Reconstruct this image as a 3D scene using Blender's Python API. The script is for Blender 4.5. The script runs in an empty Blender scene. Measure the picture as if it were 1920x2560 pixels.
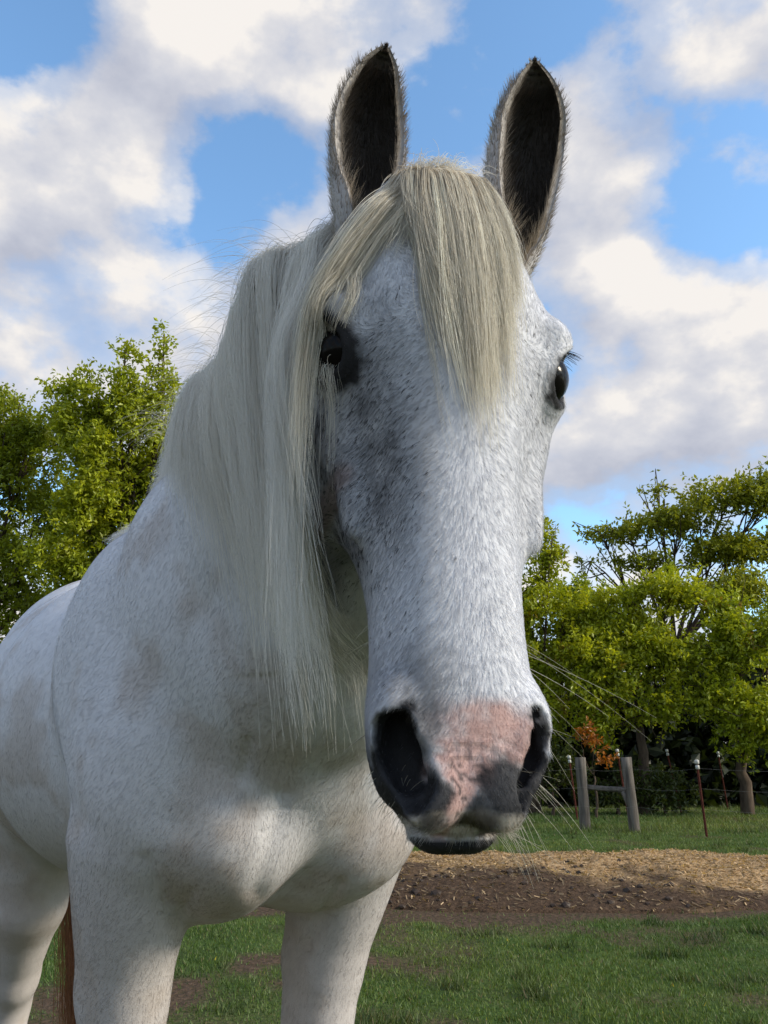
import bpy, math, random
import numpy as np
from mathutils import Vector

sc = bpy.context.scene
C = sc.collection
R = math.radians
rng = np.random.default_rng(7)
random.seed(7)

# ------------------------------------------------------------------ camera
CAM = np.array([0.0, 0.0, 1.15]); PITCH = R(17.7); FPX = 2009.0      # focal length in pixels of the 1920x2560 photograph
FWD = np.array([0.0, math.cos(PITCH), math.sin(PITCH)])
UPC = np.array([0.0, -math.sin(PITCH), math.cos(PITCH)])
RGT = np.array([1.0, 0.0, 0.0])
cam = bpy.data.cameras.new('camera'); cam_o = bpy.data.objects.new('camera', cam); C.objects.link(cam_o)
cam.sensor_fit = 'VERTICAL'; cam.sensor_height = 24.0; cam.sensor_width = 18.0; cam.lens = 24.0 * FPX / 2560.0
cam.clip_start = 0.02; cam.clip_end = 2000
cam_o.location = CAM; cam_o.rotation_euler = (R(90) + PITCH, 0, 0)
sc.camera = cam_o

def P(px, py, s):
    """photo pixel (1920x2560) and distance along the view axis -> world point"""
    return CAM + s * (FWD + RGT * (px - 960.0) / FPX + UPC * (1280.0 - py) / FPX)

# ------------------------------------------------------------------ light
SUN_EL, SUN_AZ = R(28), R(106)           # azimuth clockwise from +Y (the view direction): the sun stands on the right
world = bpy.data.worlds.new('World'); sc.world = world; world.use_nodes = True
wn = world.node_tree.nodes; wl = world.node_tree.links; wn.clear()
def N(nodes, kind, **kw):
    n = nodes.new(kind)
    for k, v in kw.items():
        if k == 'inp':
            for kk, vv in v.items(): n.inputs[kk].default_value = vv
        else: setattr(n, k, v)
    return n
def math_node(nodes, links, op, a, b=None, c=None, clamp=False):
    n = nodes.new('ShaderNodeMath'); n.operation = op; n.use_clamp = clamp
    for i, v in enumerate((a, b, c)):
        if v is None: continue
        if isinstance(v, (int, float)): n.inputs[i].default_value = v
        else: links.new(v, n.inputs[i])
    return n.outputs[0]
def mix_col(nodes, links, fac, a, b, blend='MIX'):
    n = nodes.new('ShaderNodeMix'); n.data_type = 'RGBA'; n.blend_type = blend
    for s, v in ((n.inputs['Factor'], fac), (n.inputs['A'], a), (n.inputs['B'], b)):
        if isinstance(v, (int, float)): s.default_value = v
        elif isinstance(v, tuple): s.default_value = (*v, 1.0) if len(v) == 3 else v
        else: links.new(v, s)
    return n.outputs['Result']
def ramp(nodes, links, fac, stops, interp='LINEAR'):
    n = nodes.new('ShaderNodeValToRGB'); n.color_ramp.interpolation = interp
    cr = n.color_ramp
    while len(cr.elements) < len(stops): cr.elements.new(0.5)
    for e, (p, c) in zip(cr.elements, stops):
        e.position = p; e.color = (c, c, c, 1) if isinstance(c, (int, float)) else (*c, 1)
    if fac is not None: links.new(fac, n.inputs[0])
    return n.outputs[0]

def build_sky():
    sky = N(wn, 'ShaderNodeTexSky', sky_type='NISHITA', sun_disc=False, sun_elevation=SUN_EL, sun_rotation=SUN_AZ,
            altitude=100, air_density=1.0, dust_density=0.8, ozone_density=1.6)
    geo = N(wn, 'ShaderNodeTexCoord')
    def density(vec, detail):
        mp = N(wn, 'ShaderNodeMapping'); mp.inputs['Scale'].default_value = (1.0, 1.0, 1.45); mp.inputs['Location'].default_value = (SKY_SEED, .3, .8); wl.new(vec, mp.inputs[0])
        nz = N(wn, 'ShaderNodeTexNoise', inp={'Scale': 4.6, 'Detail': detail, 'Roughness': .50, 'Lacunarity': 2.2, 'Distortion': .0}); wl.new(mp.outputs[0], nz.inputs['Vector'])
        sp = N(wn, 'ShaderNodeSeparateXYZ'); wl.new(vec, sp.inputs[0])
        low = math_node(wn, wl, 'MULTIPLY_ADD', sp.outputs[2], -2.4, .60, clamp=True)             # clouds close up towards the horizon
        d = math_node(wn, wl, 'MULTIPLY_ADD', low, .22, nz.outputs[0])
        for px, py, r, amp in CLOUDS:                        # cloud banks and blue gaps, as directions in the sky
            v = P(px, py, 1.0) - CAM; v = v / np.linalg.norm(v)
            ds = N(wn, 'ShaderNodeVectorMath', operation='DISTANCE'); wl.new(vec, ds.inputs[0]); ds.inputs[1].default_value = tuple(v)
            k = math_node(wn, wl, 'MULTIPLY_ADD', ds.outputs['Value'], -1.0 / (r / FPX), 1.0, clamp=True)
            d = math_node(wn, wl, 'ADD', d, math_node(wn, wl, 'MULTIPLY', math_node(wn, wl, 'SMOOTH_MIN', k, 1.0, .3), amp))
        return d
    den = density(geo.outputs['Generated'], 9)
    off = N(wn, 'ShaderNodeVectorMath', operation='ADD'); wl.new(geo.outputs['Generated'], off.inputs[0]); off.inputs[1].default_value = (.045, -.01, .055)
    den2 = density(off.outputs[0], 5)
    cover = ramp(wn, wl, den, [(0.41, 0.0), (0.50, 0.64), (0.61, 1.0)], 'EASE')
    slope = math_node(wn, wl, 'SUBTRACT', den, den2)
    shade = math_node(wn, wl, 'MULTIPLY_ADD', slope, 3.4, 0.55, clamp=True)
    ccol = ramp(wn, wl, shade, [(0.0, (2.08, 2.20, 2.62)), (0.40, (2.58, 2.66, 2.98)), (0.72, (3.10, 3.10, 3.25)), (1.0, (3.95, 3.78, 3.62))])
    skyc = mix_col(wn, wl, 1.0, sky.outputs[0], (1.12, 1.36, 1.42), 'MULTIPLY')
    res = mix_col(wn, wl, cover, skyc, ccol)
    bg = N(wn, 'ShaderNodeBackground', inp={'Strength': 0.15}); wl.new(res, bg.inputs[0])
    out = N(wn, 'ShaderNodeOutputWorld'); wl.new(bg.outputs[0], out.inputs[0])
CLOUDS = [(560, 130, 460, .16), (190, 380, 380, .15), (120, 820, 330, .12), (560, 740, 360, .14), (1170, 400, 300, .15), (1470, 430, 280, .14), (1640, 730, 400, .16), (1700, 1000, 420, .15), (1800, 230, 250, .06),
          (60, 50, 260, -.42), (1130, 120, 300, -.24), (1300, 60, 220, -.18), (590, 440, 200, -.16), (420, 440, 190, -.16), (730, 380, 150, -.10), (1740, 470, 240, -.20), (1560, 240, 160, -.12), (780, 470, 160, -.12), (120, 660, 150, -.1)]
SKY_SEED = 3.7
build_sky()

sun = bpy.data.lights.new('sun', 'SUN'); sun.energy = 2.7; sun.angle = R(12); sun.color = (1.0, 0.89, 0.72)
sun_o = bpy.data.objects.new('sun', sun); C.objects.link(sun_o)
to_sun = Vector((math.cos(SUN_EL) * math.sin(SUN_AZ), math.cos(SUN_EL) * math.cos(SUN_AZ), math.sin(SUN_EL)))
sun_o.rotation_euler = to_sun.to_track_quat('Z', 'Y').to_euler()
sc.view_settings.view_transform = 'Standard'; sc.view_settings.look = 'None'
sc.view_settings.exposure = 0.65; sc.view_settings.gamma = 1.0

# ------------------------------------------------------------------ helpers
def tag(o, label=None, cat=None, group=None, kind=None):
    for k, v in (('label', label), ('category', cat), ('group', group), ('kind', kind)):
        if v: o[k] = v
    return o
def empty(name, loc):
    o = bpy.data.objects.new(name, None); o.location = loc; C.objects.link(o); return o
def child_of(o, parent):
    o.parent = parent                                   # parents carry a plain offset, children hold world coordinates
    if parent.parent is None: o.location = tuple(-v for v in parent.location)
def np_mesh(name, V, F, mat=None, parent=None, smooth=False, attrs=None):
    """V (n,3); F (m,3) or (m,4) int array, or a list of such arrays"""
    V = np.asarray(V, np.float32); Fs = F if isinstance(F, list) else [F]
    Fs = [np.asarray(f, np.int32) for f in Fs if len(f)]
    me = bpy.data.meshes.new(name)
    me.vertices.add(len(V)); me.vertices.foreach_set('co', V.ravel())
    loops = np.concatenate([f.ravel() for f in Fs]); sizes = np.concatenate([np.full(len(f), f.shape[1], np.int32) for f in Fs])
    me.loops.add(len(loops)); me.loops.foreach_set('vertex_index', loops)
    me.polygons.add(len(sizes))
    me.polygons.foreach_set('loop_start', np.concatenate([[0], np.cumsum(sizes)[:-1]]).astype(np.int32))
    me.polygons.foreach_set('use_smooth', np.full(len(sizes), smooth))
    for k, a in (attrs or {}).items():
        a = np.asarray(a, np.float32)
        at = me.attributes.new(k, 'FLOAT' if a.ndim == 1 else 'FLOAT_VECTOR', 'POINT')
        at.data.foreach_set('value' if a.ndim == 1 else 'vector', a.ravel())
    me.update(calc_edges=True); me.validate()
    o = bpy.data.objects.new(name, me); C.objects.link(o)
    if mat: me.materials.append(mat)
    if parent is not None:
        child_of(o, parent)
    return o
def new_mat(name):
    m = bpy.data.materials.new(name); m.use_nodes = True
    nt = m.node_tree; b = nt.nodes['Principled BSDF']
    return m, nt.nodes, nt.links, b
def attr(nodes, name):
    n = nodes.new('ShaderNodeAttribute'); n.attribute_name = name; return n
def sstep(a, b, x):
    t = np.clip((x - a) / (b - a), 0, 1); return t * t * (3 - 2 * t)
# ------------------------------------------------------------------ the horse: one implicit body, polygonised
YAW_H, TILT_H = R(12), R(4)
OH = np.array([0.076, 0.613, 1.085])                      # chin level on the face line
_X = np.array([math.cos(YAW_H), math.sin(YAW_H), 0.0]); _Y = np.array([-math.sin(YAW_H), math.cos(YAW_H), 0.0]); _Z = np.array([0, 0, 1.0])
HX = _X; HZ = _Z * math.cos(TILT_H) + _Y * math.sin(TILT_H); HY = _Y * math.cos(TILT_H) - _Z * math.sin(TILT_H)
HX, HZ = HX - .022 * HZ, HZ + .022 * HX; OH = OH - .45 * .022 * HX
HM = np.stack([HX, HY, HZ])                               # world->head rows
def H(x, y, z): return OH + x * HX + y * HY + z * HZ      # head frame -> world
YAW_B = R(36)
FB = np.array([math.sin(YAW_B), -math.cos(YAW_B), 0.0]); RB = np.array([math.cos(YAW_B), math.sin(YAW_B), 0.0])
MB = np.array([-0.244, 1.517, 0.0])
def B(lat, back, z): return MB + lat * RB - back * FB + np.array([0, 0, z])   # body frame (horse's left +) -> world

def axis_coords(lo, hi, flo, fhi, fine, coarse):
    """fine spacing between flo and fhi, growing to coarse outside"""
    c = list(np.arange(flo, fhi, fine))
    st = fine; v = c[-1]
    while v < hi: st = min(st * 1.12, coarse); v += st; c.append(v)
    st = fine; v = c[0]; pre = []
    while v > lo: st = min(st * 1.12, coarse); v -= st; pre.append(v)
    return np.array(pre[::-1] + c, np.float32)
GX = axis_coords(-1.55, 0.34, -0.075, 0.22, 0.0031, 0.0100)
GY = axis_coords(0.50, 3.15, 0.585, 0.86, 0.0031, 0.0100)
GZ = axis_coords(-0.03, 1.86, 1.055, 1.80, 0.0033, 0.0100)
F = np.full((len(GX), len(GY), len(GZ)), 1.0, np.float32)

def sub(lo, hi):
    sl = []
    for g, a, b in zip((GX, GY, GZ), lo, hi):
        i0 = max(int(np.searchsorted(g, a)) - 1, 0); i1 = min(int(np.searchsorted(g, b)) + 1, len(g))
        sl.append(slice(i0, i1))
    return tuple(sl)
def pts(sl):
    return GX[sl[0]][:, None, None], GY[sl[1]][None, :, None], GZ[sl[2]][None, None, :]
def smin(a, b, k):
    h = np.clip(0.5 + 0.5 * (b - a) / k, 0, 1); return b + (a - b) * h - k * h * (1 - h)
def union(sl, d, k): F[sl] = smin(F[sl], d, k)
def carve(sl, d, k): F[sl] = -smin(-F[sl], d, k)          # remove the volume where d<0
def rotm(ax, ay, az):
    return np.array(Vector((0, 0, 0)) and __import__('mathutils').Euler((ax, ay, az)).to_matrix())
def ell_d(sl, c, rad, M):
    x, y, z = pts(sl); x = x - c[0]; y = y - c[1]; z = z - c[2]
    q = [M[i][0] * x + M[i][1] * y + M[i][2] * z for i in range(3)]
    k0 = np.sqrt((q[0] / rad[0]) ** 2 + (q[1] / rad[1]) ** 2 + (q[2] / rad[2]) ** 2)
    k1 = np.sqrt((q[0] / rad[0] ** 2) ** 2 + (q[1] / rad[1] ** 2) ** 2 + (q[2] / rad[2] ** 2) ** 2) + 1e-6
    return (k0 * (k0 - 1) / k1).astype(np.float32)
def ellipsoid(c, rad, M=None, k=0.03, cut=False):
    M = np.eye(3) if M is None else np.asarray(M); c = np.asarray(c); r = max(rad) + k + 0.02
    sl = sub(c - r, c + r); d = ell_d(sl, c, rad, M)
    (carve if cut else union)(sl, d, k)
def h_ell(x, y, z, rad, rot=(0, 0, 0), k=0.015, cut=False):
    M = np.asarray(rotm(*rot)).T @ HM
    ellipsoid(H(x, y, z), rad, M, k, cut)
def b_ell(lat, back, z, rad, rot=(0, 0, 0), k=0.06):
    BM = np.stack([RB, -FB, np.array([0, 0, 1.0])])
    ellipsoid(B(lat, back, z), rad, np.asarray(rotm(*rot)).T @ BM, k)
def chain(pnts, k=0.06, side=None, kj=0.02, cut=False):
    """elliptic capsules; each entry (centre, half width along side, half depth)"""
    for (a, wa, da), (b, wb, db) in zip(pnts[:-1], pnts[1:]):
        a = np.asarray(a, float); b = np.asarray(b, float); r = max(wa, da, wb, db) + k + 0.02
        sl = sub(np.minimum(a, b) - r, np.maximum(a, b) + r)
        x, y, z = pts(sl); ax = b - a; L2 = ax @ ax; u = ax / math.sqrt(L2)
        sd = np.asarray(side if side is not None else np.cross(u, [0, 0, 1.0]), float); sd = sd - (sd @ u) * u; sd /= np.linalg.norm(sd)
        up = np.cross(sd, u)
        px, py, pz = x - a[0], y - a[1], z - a[2]
        t = np.clip((px * ax[0] + py * ax[1] + pz * ax[2]) / L2, 0, 1)
        qx, qy, qz = px - t * ax[0], py - t * ax[1], pz - t * ax[2]
        w = wa + (wb - wa) * t; dd = da + (db - da) * t
        e = (qx * sd[0] + qy * sd[1] + qz * sd[2]); g = (qx * up[0] + qy * up[1] + qz * up[2]); l = (qx * u[0] + qy * u[1] + qz * u[2])
        m = np.minimum(w, dd)
        d = (np.sqrt((e / w) ** 2 + (g / dd) ** 2 + (l / m) ** 2) - 1) * m
        (carve if cut else union)(sl, d.astype(np.float32), k)

# ---- head loft: half sections from the nose line to the jaw line
ST = [
 (0.690, [(0, .085), (.026, .087), (.044, .100), (.052, .130), (.046, .175), (.032, .210), (0, .220)]),
 (0.650, [(0, .042), (.040, .048), (.060, .070), (.068, .110), (.066, .170), (.050, .225), (0, .245)]),
 (0.580, [(0, .008), (.052, .017), (.076, .046), (.083, .090), (.086, .170), (.065, .255), (0, .275)]),
 (0.510, [(0, -.004), (.060, .006), (.098, .038), (.109, .076), (.105, .170), (.072, .275), (0, .292)]),
 (0.440, [(0, -.005), (.057, .006), (.102, .038), (.121, .078), (.112, .170), (.070, .278), (0, .290)]),
 (0.390, [(0, -.001), (.050, .010), (.086, .042), (.110, .088), (.110, .170), (.065, .258), (0, .262)]),
 (0.335, [(0, .002), (.043, .012), (.068, .040), (.090, .082), (.092, .152), (.055, .218), (0, .216)]),
 (0.270, [(0, .003), (.038, .012), (.060, .040), (.075, .076), (.074, .128), (.044, .178), (0, .170)]),
 (0.205, [(0, .002), (.036, .010), (.057, .036), (.066, .070), (.059, .112), (.034, .147), (0, .147)]),
 (0.150, [(0, .003), (.036, .010), (.059, .034), (.066, .066), (.057, .102), (.032, .132), (0, .132)]),
 (0.105, [(0, .005), (.038, .010), (.066, .033), (.070, .062), (.060, .095), (.034, .120), (0, .120)]),
 (0.072, [(0, .012), (.040, .016), (.063, .036), (.067, .062), (.057, .090), (.034, .110), (0, .113)]),
 (0.046, [(0, .024), (.035, .026), (.052, .041), (.056, .065), (.048, .085), (.029, .102), (0, .105)]),
 (0.026, [(0, .040), (.020, .042), (.033, .052), (.036, .066), (.031, .080), (.020, .090), (0, .093)]),
]
def cubic(xs, ys, q):
    """Catmull-Rom style monotone-ish interpolation of rows ys at xs (ascending)"""
    m = np.gradient(ys, xs, axis=0)
    i = np.clip(np.searchsorted(xs, q) - 1, 0, len(xs) - 2); h = (xs[i + 1] - xs[i]); t = (q - xs[i]) / h
    sh = (-1,) + (1,) * (ys.ndim - 1); t = t.reshape(sh); h = h.reshape(sh)
    t2, t3 = t * t, t ** 3
    return (2 * t3 - 3 * t2 + 1) * ys[i] + (t3 - 2 * t2 + t) * h * m[i] + (-2 * t3 + 3 * t2) * ys[i + 1] + (t3 - t2) * h * m[i + 1]
def head_loft():
    sz = np.array([s[0] for s in ST])[::-1]; sp = np.array([s[1] for s in ST])[::-1]
    zs = np.linspace(sz[0], sz[-1], 220); sec = cubic(sz, sp, zs)            # (220,7,2)
    NA = 181; th = np.linspace(0, np.pi, NA)                                  # 0 = dorsal (-y), pi = ventral (+y)
    yc = (sec[:, 0, 1] * 0.55 + sec[:, 6, 1] * 0.45)
    RT = np.zeros((len(zs), NA), np.float32)
    for i in range(len(zs)):
        p = sec[i]; full = np.concatenate([p[1:2] * [-1, 1], p, p[5:6] * [-1, 1]])
        q = np.linspace(1, 7, 200); c = cubic(np.arange(9.0), full, q)
        dx, dy = np.abs(c[:, 0]), c[:, 1] - yc[i]
        a = np.arctan2(dx, -dy); r = np.hypot(dx, dy); o = np.argsort(a)
        RT[i] = np.interp(th, a[o], r[o])
    cs = [H(x, y, z) for x in (-.16, .16) for y in (-.06, .34) for z in (-.06, .78)]
    sl = sub(np.min(cs, 0), np.max(cs, 0)); x, y, z = pts(sl); x = x - OH[0]; y = y - OH[1]; z = z - OH[2]
    lx, ly, lz = [HM[i][0] * x + HM[i][1] * y + HM[i][2] * z for i in range(3)]
    fz = np.clip((lz - zs[0]) / (zs[-1] - zs[0]) * (len(zs) - 1), 0, len(zs) - 1.001); iz = fz.astype(np.int32); tz = fz - iz
    c = yc[iz] * (1 - tz) + yc[iz + 1] * tz
    a = np.arctan2(np.abs(lx), -(ly - c)); r = np.hypot(lx, ly - c)
    fa = np.clip(a / np.pi * (NA - 1), 0, NA - 1.001); ia = fa.astype(np.int32); ta = fa - ia
    Rr = (RT[iz, ia] * (1 - ta) + RT[iz, ia + 1] * ta) * (1 - tz) + (RT[iz + 1, ia] * (1 - ta) + RT[iz + 1, ia + 1] * ta) * tz
    d = (r - Rr) * 0.85
    over = np.maximum(np.maximum(zs[0] - lz, lz - zs[-1]), 0)
    d = np.where(over > 0, np.sqrt(np.maximum(d + 0.02, 0) ** 2 + over ** 2) - 0.02, d)
    union(sl, d.astype(np.float32), 0.01)
head_loft()
EYE = (0.0985, 0.060, 0.442)
for s in (-1, 1):
    h_ell(s * .106, .052, .476, (.022, .030, .018), (0, s * .5, 0), .02)          # brow
    h_ell(s * .102, .062, .442, (.028, .036, .038), k=.02)                        # lids
    h_ell(s * .086, .082, .350, (.011, .016, .090), (R(-12), 0, 0), .025)          # facial crest
    h_ell(s * .088, .19, .43, (.020, .080, .120), (R(22), 0, 0), .06)             # cheek muscle
    h_ell(s * .078, .10, .555, (.022, .035, .03), k=.025, cut=True)               # hollow above the eye
    h_ell(s * .053, .030, .095, (.018, .022, .040), (R(-10), 0, s * .5), .015)    # nostril wing
    h_ell(s * .026, .026, .048, (.026, .017, .026), k=.015)                       # upper lip pads
h_ell(0, .074, .0270, (.031, .030, .0140), k=.006)                                   # chin
# mouth slit
for s in (-1, 1):
    chain([(H(0, .040, .0165), .005, .0015), (H(s * .018, .042, .0180), .006, .002), (H(s * .036, .054, .0265), .007, .0025), (H(s * .056, .082, .046), .006, .003), (H(s * .060, .10, .062), .004, .0025)], .004, cut=True)
# nostrils: a comma that starts high on the wing and opens downwards and inwards
NOS = {-1: [(.048, .020, .108, .007), (.056, .022, .092, .013), (.054, .018, .070, .0165), (.045, .018, .050, .0145), (.034, .026, .039, .006)],
        1: [(.054, .018, .108, .006), (.061, .018, .090, .010), (.059, .014, .068, .012), (.049, .014, .051, .010), (.039, .024, .041, .005)]}
for s in (-1, 1):
    n = NOS[s]
    chain([(H(s * x, y, z), r, r * 1.3) for x, y, z, r in n], .005, cut=True)
    chain([(H(s * x * .85, y + .02, z + .01), r * .9, r) for x, y, z, r in n[1:4]], .006, cut=True)
# eye openings
for s in (-1, 1):
    M = np.asarray(rotm(R(-32), 0, 0)).T @ HM
    ellipsoid(H(s * .130, .045, .437), (.031, .024, .037), M, .006, True)

# ---- neck
NS = RB * .6 + np.array([.80, .55, 0]) * .4
chain([(H(.0, .15, .60), .075, .10), ((-.080, .95, 1.645), .082, .162), ((-.180, 1.14, 1.555), .102, .205), ((-.275, 1.33, 1.43), .145, .250), ((-.36, 1.52, 1.30), .23, .30)], .06, side=NS)
chain([(H(0, .22, .50), .075, .08), ((-.005, 1.02, 1.42), .10, .11), ((-.08, 1.20, 1.32), .14, .13), ((-.14, 1.38, 1.22), .19, .17)], .07, side=NS)      # windpipe and lower neck
# ---- trunk
chain([(B(0, -.10, 1.20), .22, .22), (B(0, .18, 1.25), .275, .33), (B(0, .50, 1.26), .335, .34), (B(.03, .80, 1.28), .345, .35), (B(.08, 1.08, 1.38), .315, .32), (B(.11, 1.26, 1.33), .22, .26)], .05, side=RB)
b_ell(0, .16, 1.54, (.09, .22, .12))
for s in (-1, 1):
    b_ell(s * .108, -.18, 1.075, (.112, .10, .118), k=.03)
    b_ell(s * .09, -.05, .985, (.09, .12, .07), k=.07)
    b_ell(s * .215, -.06, 1.16, (.10, .15, .18), (R(-15), 0, 0), k=.07)
    b_ell(s * .20, .10, 1.36, (.10, .15, .22), (R(-20), 0, 0), k=.07)
    b_ell(.08 + s * .21, 1.06, 1.20, (.15, .24, .28), k=.06)
    chain([(B(s * .200, -.02, 1.04), .105, .14), (B(s * .185, .03, .82), .066, .085), (B(s * .17, .03, .66), .058, .07), (B(s * .165, .02, .50), .055, .06), (B(s * .165, .03, .42), .04, .046),
           (B(s * .165, .03, .22), .036, .042), (B(s * .165, .025, .15), .046, .05), (B(s * .165, -.01, .085), .042, .045)], .022, side=RB)
    chain([(B(s * .165, -.02, .075), .05, .055), (B(s * .165, -.035, .012), .062, .068)], .008, side=RB)
    chain([(B(.12 + s * .215, 1.08, 1.02), .14, .21), (B(.12 + s * .20, 1.10, .82), .095, .13), (B(.12 + s * .18, 1.22, .62), .06, .08), (B(.12 + s * .17, 1.28, .54), .052, .07), (B(.12 + s * .165, 1.27, .44), .042, .052),
           (B(.12 + s * .165, 1.23, .22), .038, .044), (B(.12 + s * .165, 1.22, .15), .046, .05), (B(.12 + s * .165, 1.19, .085), .042, .045)], .035, side=RB)
    chain([(B(.12 + s * .165, 1.18, .075), .05, .055), (B(.12 + s * .165, 1.165, .012), .062, .068)], .008, side=RB)

def surface_nets(F):
    S = F < 0
    c = np.zeros(tuple(n - 1 for n in F.shape), np.uint8)
    for dx in (0, 1):
        for dy in (0, 1):
            for dz in (0, 1):
                c += S[dx:F.shape[0] - 1 + dx, dy:F.shape[1] - 1 + dy, dz:F.shape[2] - 1 + dz]
    ci, cj, ck = np.nonzero((c > 0) & (c < 8)); n = len(ci)
    idx = np.full(c.shape, -1, np.int32); idx[ci, cj, ck] = np.arange(n)
    acc = np.zeros((n, 3)); cnt = np.zeros(n)
    for ax in range(3):
        for o1 in (0, 1):
            for o2 in (0, 1):
                o = [0, 0, 0]; oth = [a for a in range(3) if a != ax]; o[oth[0]], o[oth[1]] = o1, o2
                a = F[ci + o[0], cj + o[1], ck + o[2]]; e = list(o); e[ax] = 1
                b = F[ci + e[0], cj + e[1], ck + e[2]]
                m = (a < 0) != (b < 0); t = a[m] / (a[m] - b[m])
                p = np.array(o, float)[None, :].repeat(m.sum(), 0); p[:, ax] = t
                acc[m] += p; cnt[m] += 1
    acc /= cnt[:, None]; g = acc + np.stack([ci, cj, ck], 1)
    V = np.stack([np.interp(g[:, a], np.arange(len(G)), G) for a, G in enumerate((GX, GY, GZ))], 1)
    Q = []
    for ax in range(3):
        sl0 = [slice(1, -1)] * 3; sl1 = [slice(1, -1)] * 3; sl0[ax] = slice(0, -1); sl1[ax] = slice(1, None)
        A, Bb = S[tuple(sl0)], S[tuple(sl1)]
        i, j, k = np.nonzero(A != Bb); off = [1, 1, 1]; off[ax] = 0
        i, j, k = i + off[0], j + off[1], k + off[2]; flip = S[i, j, k]
        oth = [(ax + 1) % 3, (ax + 2) % 3]
        def cell(d1, d2):
            q = [i.copy(), j.copy(), k.copy()]; q[oth[0]] -= d1; q[oth[1]] -= d2; return idx[q[0], q[1], q[2]]
        q = np.stack([cell(1, 1), cell(0, 1), cell(0, 0), cell(1, 0)], 1)
        q[~flip] = q[~flip][:, ::-1]; Q.append(q)
    return V, np.concatenate(Q)
HV, HQ = surface_nets(F)
def smooth_mesh(V, Q, it=2, lam=0.4, mu=-0.42):
    e = np.concatenate([Q[:, [0, 1]], Q[:, [1, 2]], Q[:, [2, 3]], Q[:, [3, 0]]]); e = np.concatenate([e, e[:, ::-1]])
    deg = np.bincount(e[:, 0], minlength=len(V)).astype(float)
    for _ in range(it):
        for f in (lam, mu):
            m = np.stack([np.bincount(e[:, 0], V[e[:, 1], a], minlength=len(V)) for a in range(3)], 1) / deg[:, None]
            V = V + f * (m - V)
    return V
HV = smooth_mesh(HV, HQ)
# skin folds of chest, armpits and shoulder: shallow grooves pressed into the surface
FOLDS = [([(622, 1855), (617, 1900), (600, 1945)], 9, .006), ([(655, 2082), (702, 2066)], 7, .005), ([(700, 1990), (692, 2060), (668, 2150), (640, 2230)], 16, .009),
         ([(365, 2150), (400, 2230), (432, 2310), (445, 2370)], 12, .008), ([(850, 2210), (800, 2300), (750, 2390), (715, 2450)], 10, .008), ([(480, 2230), (450, 2290), (440, 2340)], 9, .006), ([(180, 1480), (140, 1620), (128, 1800), (150, 1960), (190, 2060)], 22, .004),
         ([(300, 1930), (380, 2030), (480, 2090)], 30, .004)]
def press_folds(V, Q):
    fn = np.cross(V[Q[:, 2]] - V[Q[:, 0]], V[Q[:, 3]] - V[Q[:, 1]]); nr = np.zeros_like(V)
    for a in range(4):
        for k in range(3): nr[:, k] += np.bincount(Q[:, a], fn[:, k], minlength=len(V))
    nr /= np.linalg.norm(nr, axis=1, keepdims=True) + 1e-12
    r = V - CAM; sdep = r @ FWD; px = 960 + FPX * r[:, 0] / sdep; py = 1280 - FPX * (r @ UPC) / sdep
    ok = ((nr * -r).sum(1) > -.02) & (V[:, 1] > .95) & (sdep < 1.75); dep = np.zeros(len(V))
    for poly, w, d in FOLDS:
        best = np.full(len(V), 1e9)
        for (x0, y0), (x1, y1) in zip(poly[:-1], poly[1:]):
            t = np.clip(((px - x0) * (x1 - x0) + (py - y0) * (y1 - y0)) / ((x1 - x0) ** 2 + (y1 - y0) ** 2), 0, 1); best = np.minimum(best, np.hypot(px - x0 - t * (x1 - x0), py - y0 - t * (y1 - y0)))
        dep = np.maximum(dep, .62 * d * np.exp(-(best / (w * 1.5)) ** 2))
    return V - nr * (dep * ok)[:, None]
HV = press_folds(HV, HQ)
def sdf_at(p):
    """value and gradient of the body field at world points (n,3)"""
    g = [np.interp(p[:, a], G, np.arange(len(G))) for a, G in enumerate((GX, GY, GZ))]
    def samp(g):
        i = [np.clip(q.astype(int), 0, n - 2) for q, n in zip(g, F.shape)]; t = [np.clip(q - w, 0, 1) for q, w in zip(g, i)]
        r = 0
        for a in (0, 1):
            for b in (0, 1):
                for c in (0, 1):
                    r = r + F[i[0] + a, i[1] + b, i[2] + c] * (t[0] if a else 1 - t[0]) * (t[1] if b else 1 - t[1]) * (t[2] if c else 1 - t[2])
        return r
    v = samp(g); gr = []
    for a, G in enumerate((GX, GY, GZ)):
        q0 = [x.copy() for x in g]; q1 = [x.copy() for x in g]; q0[a] -= .8; q1[a] += .8
        gr.append((samp(q1) - samp(q0)) / (np.interp(q1[a], np.arange(len(G)), G) - np.interp(q0[a], np.arange(len(G)), G) + 1e-9))
    gr = np.stack(gr, 1); gr /= np.linalg.norm(gr, axis=1, keepdims=True) + 1e-9
    return v, gr
print('HORSE', len(HV), len(HQ), F.shape)

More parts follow.
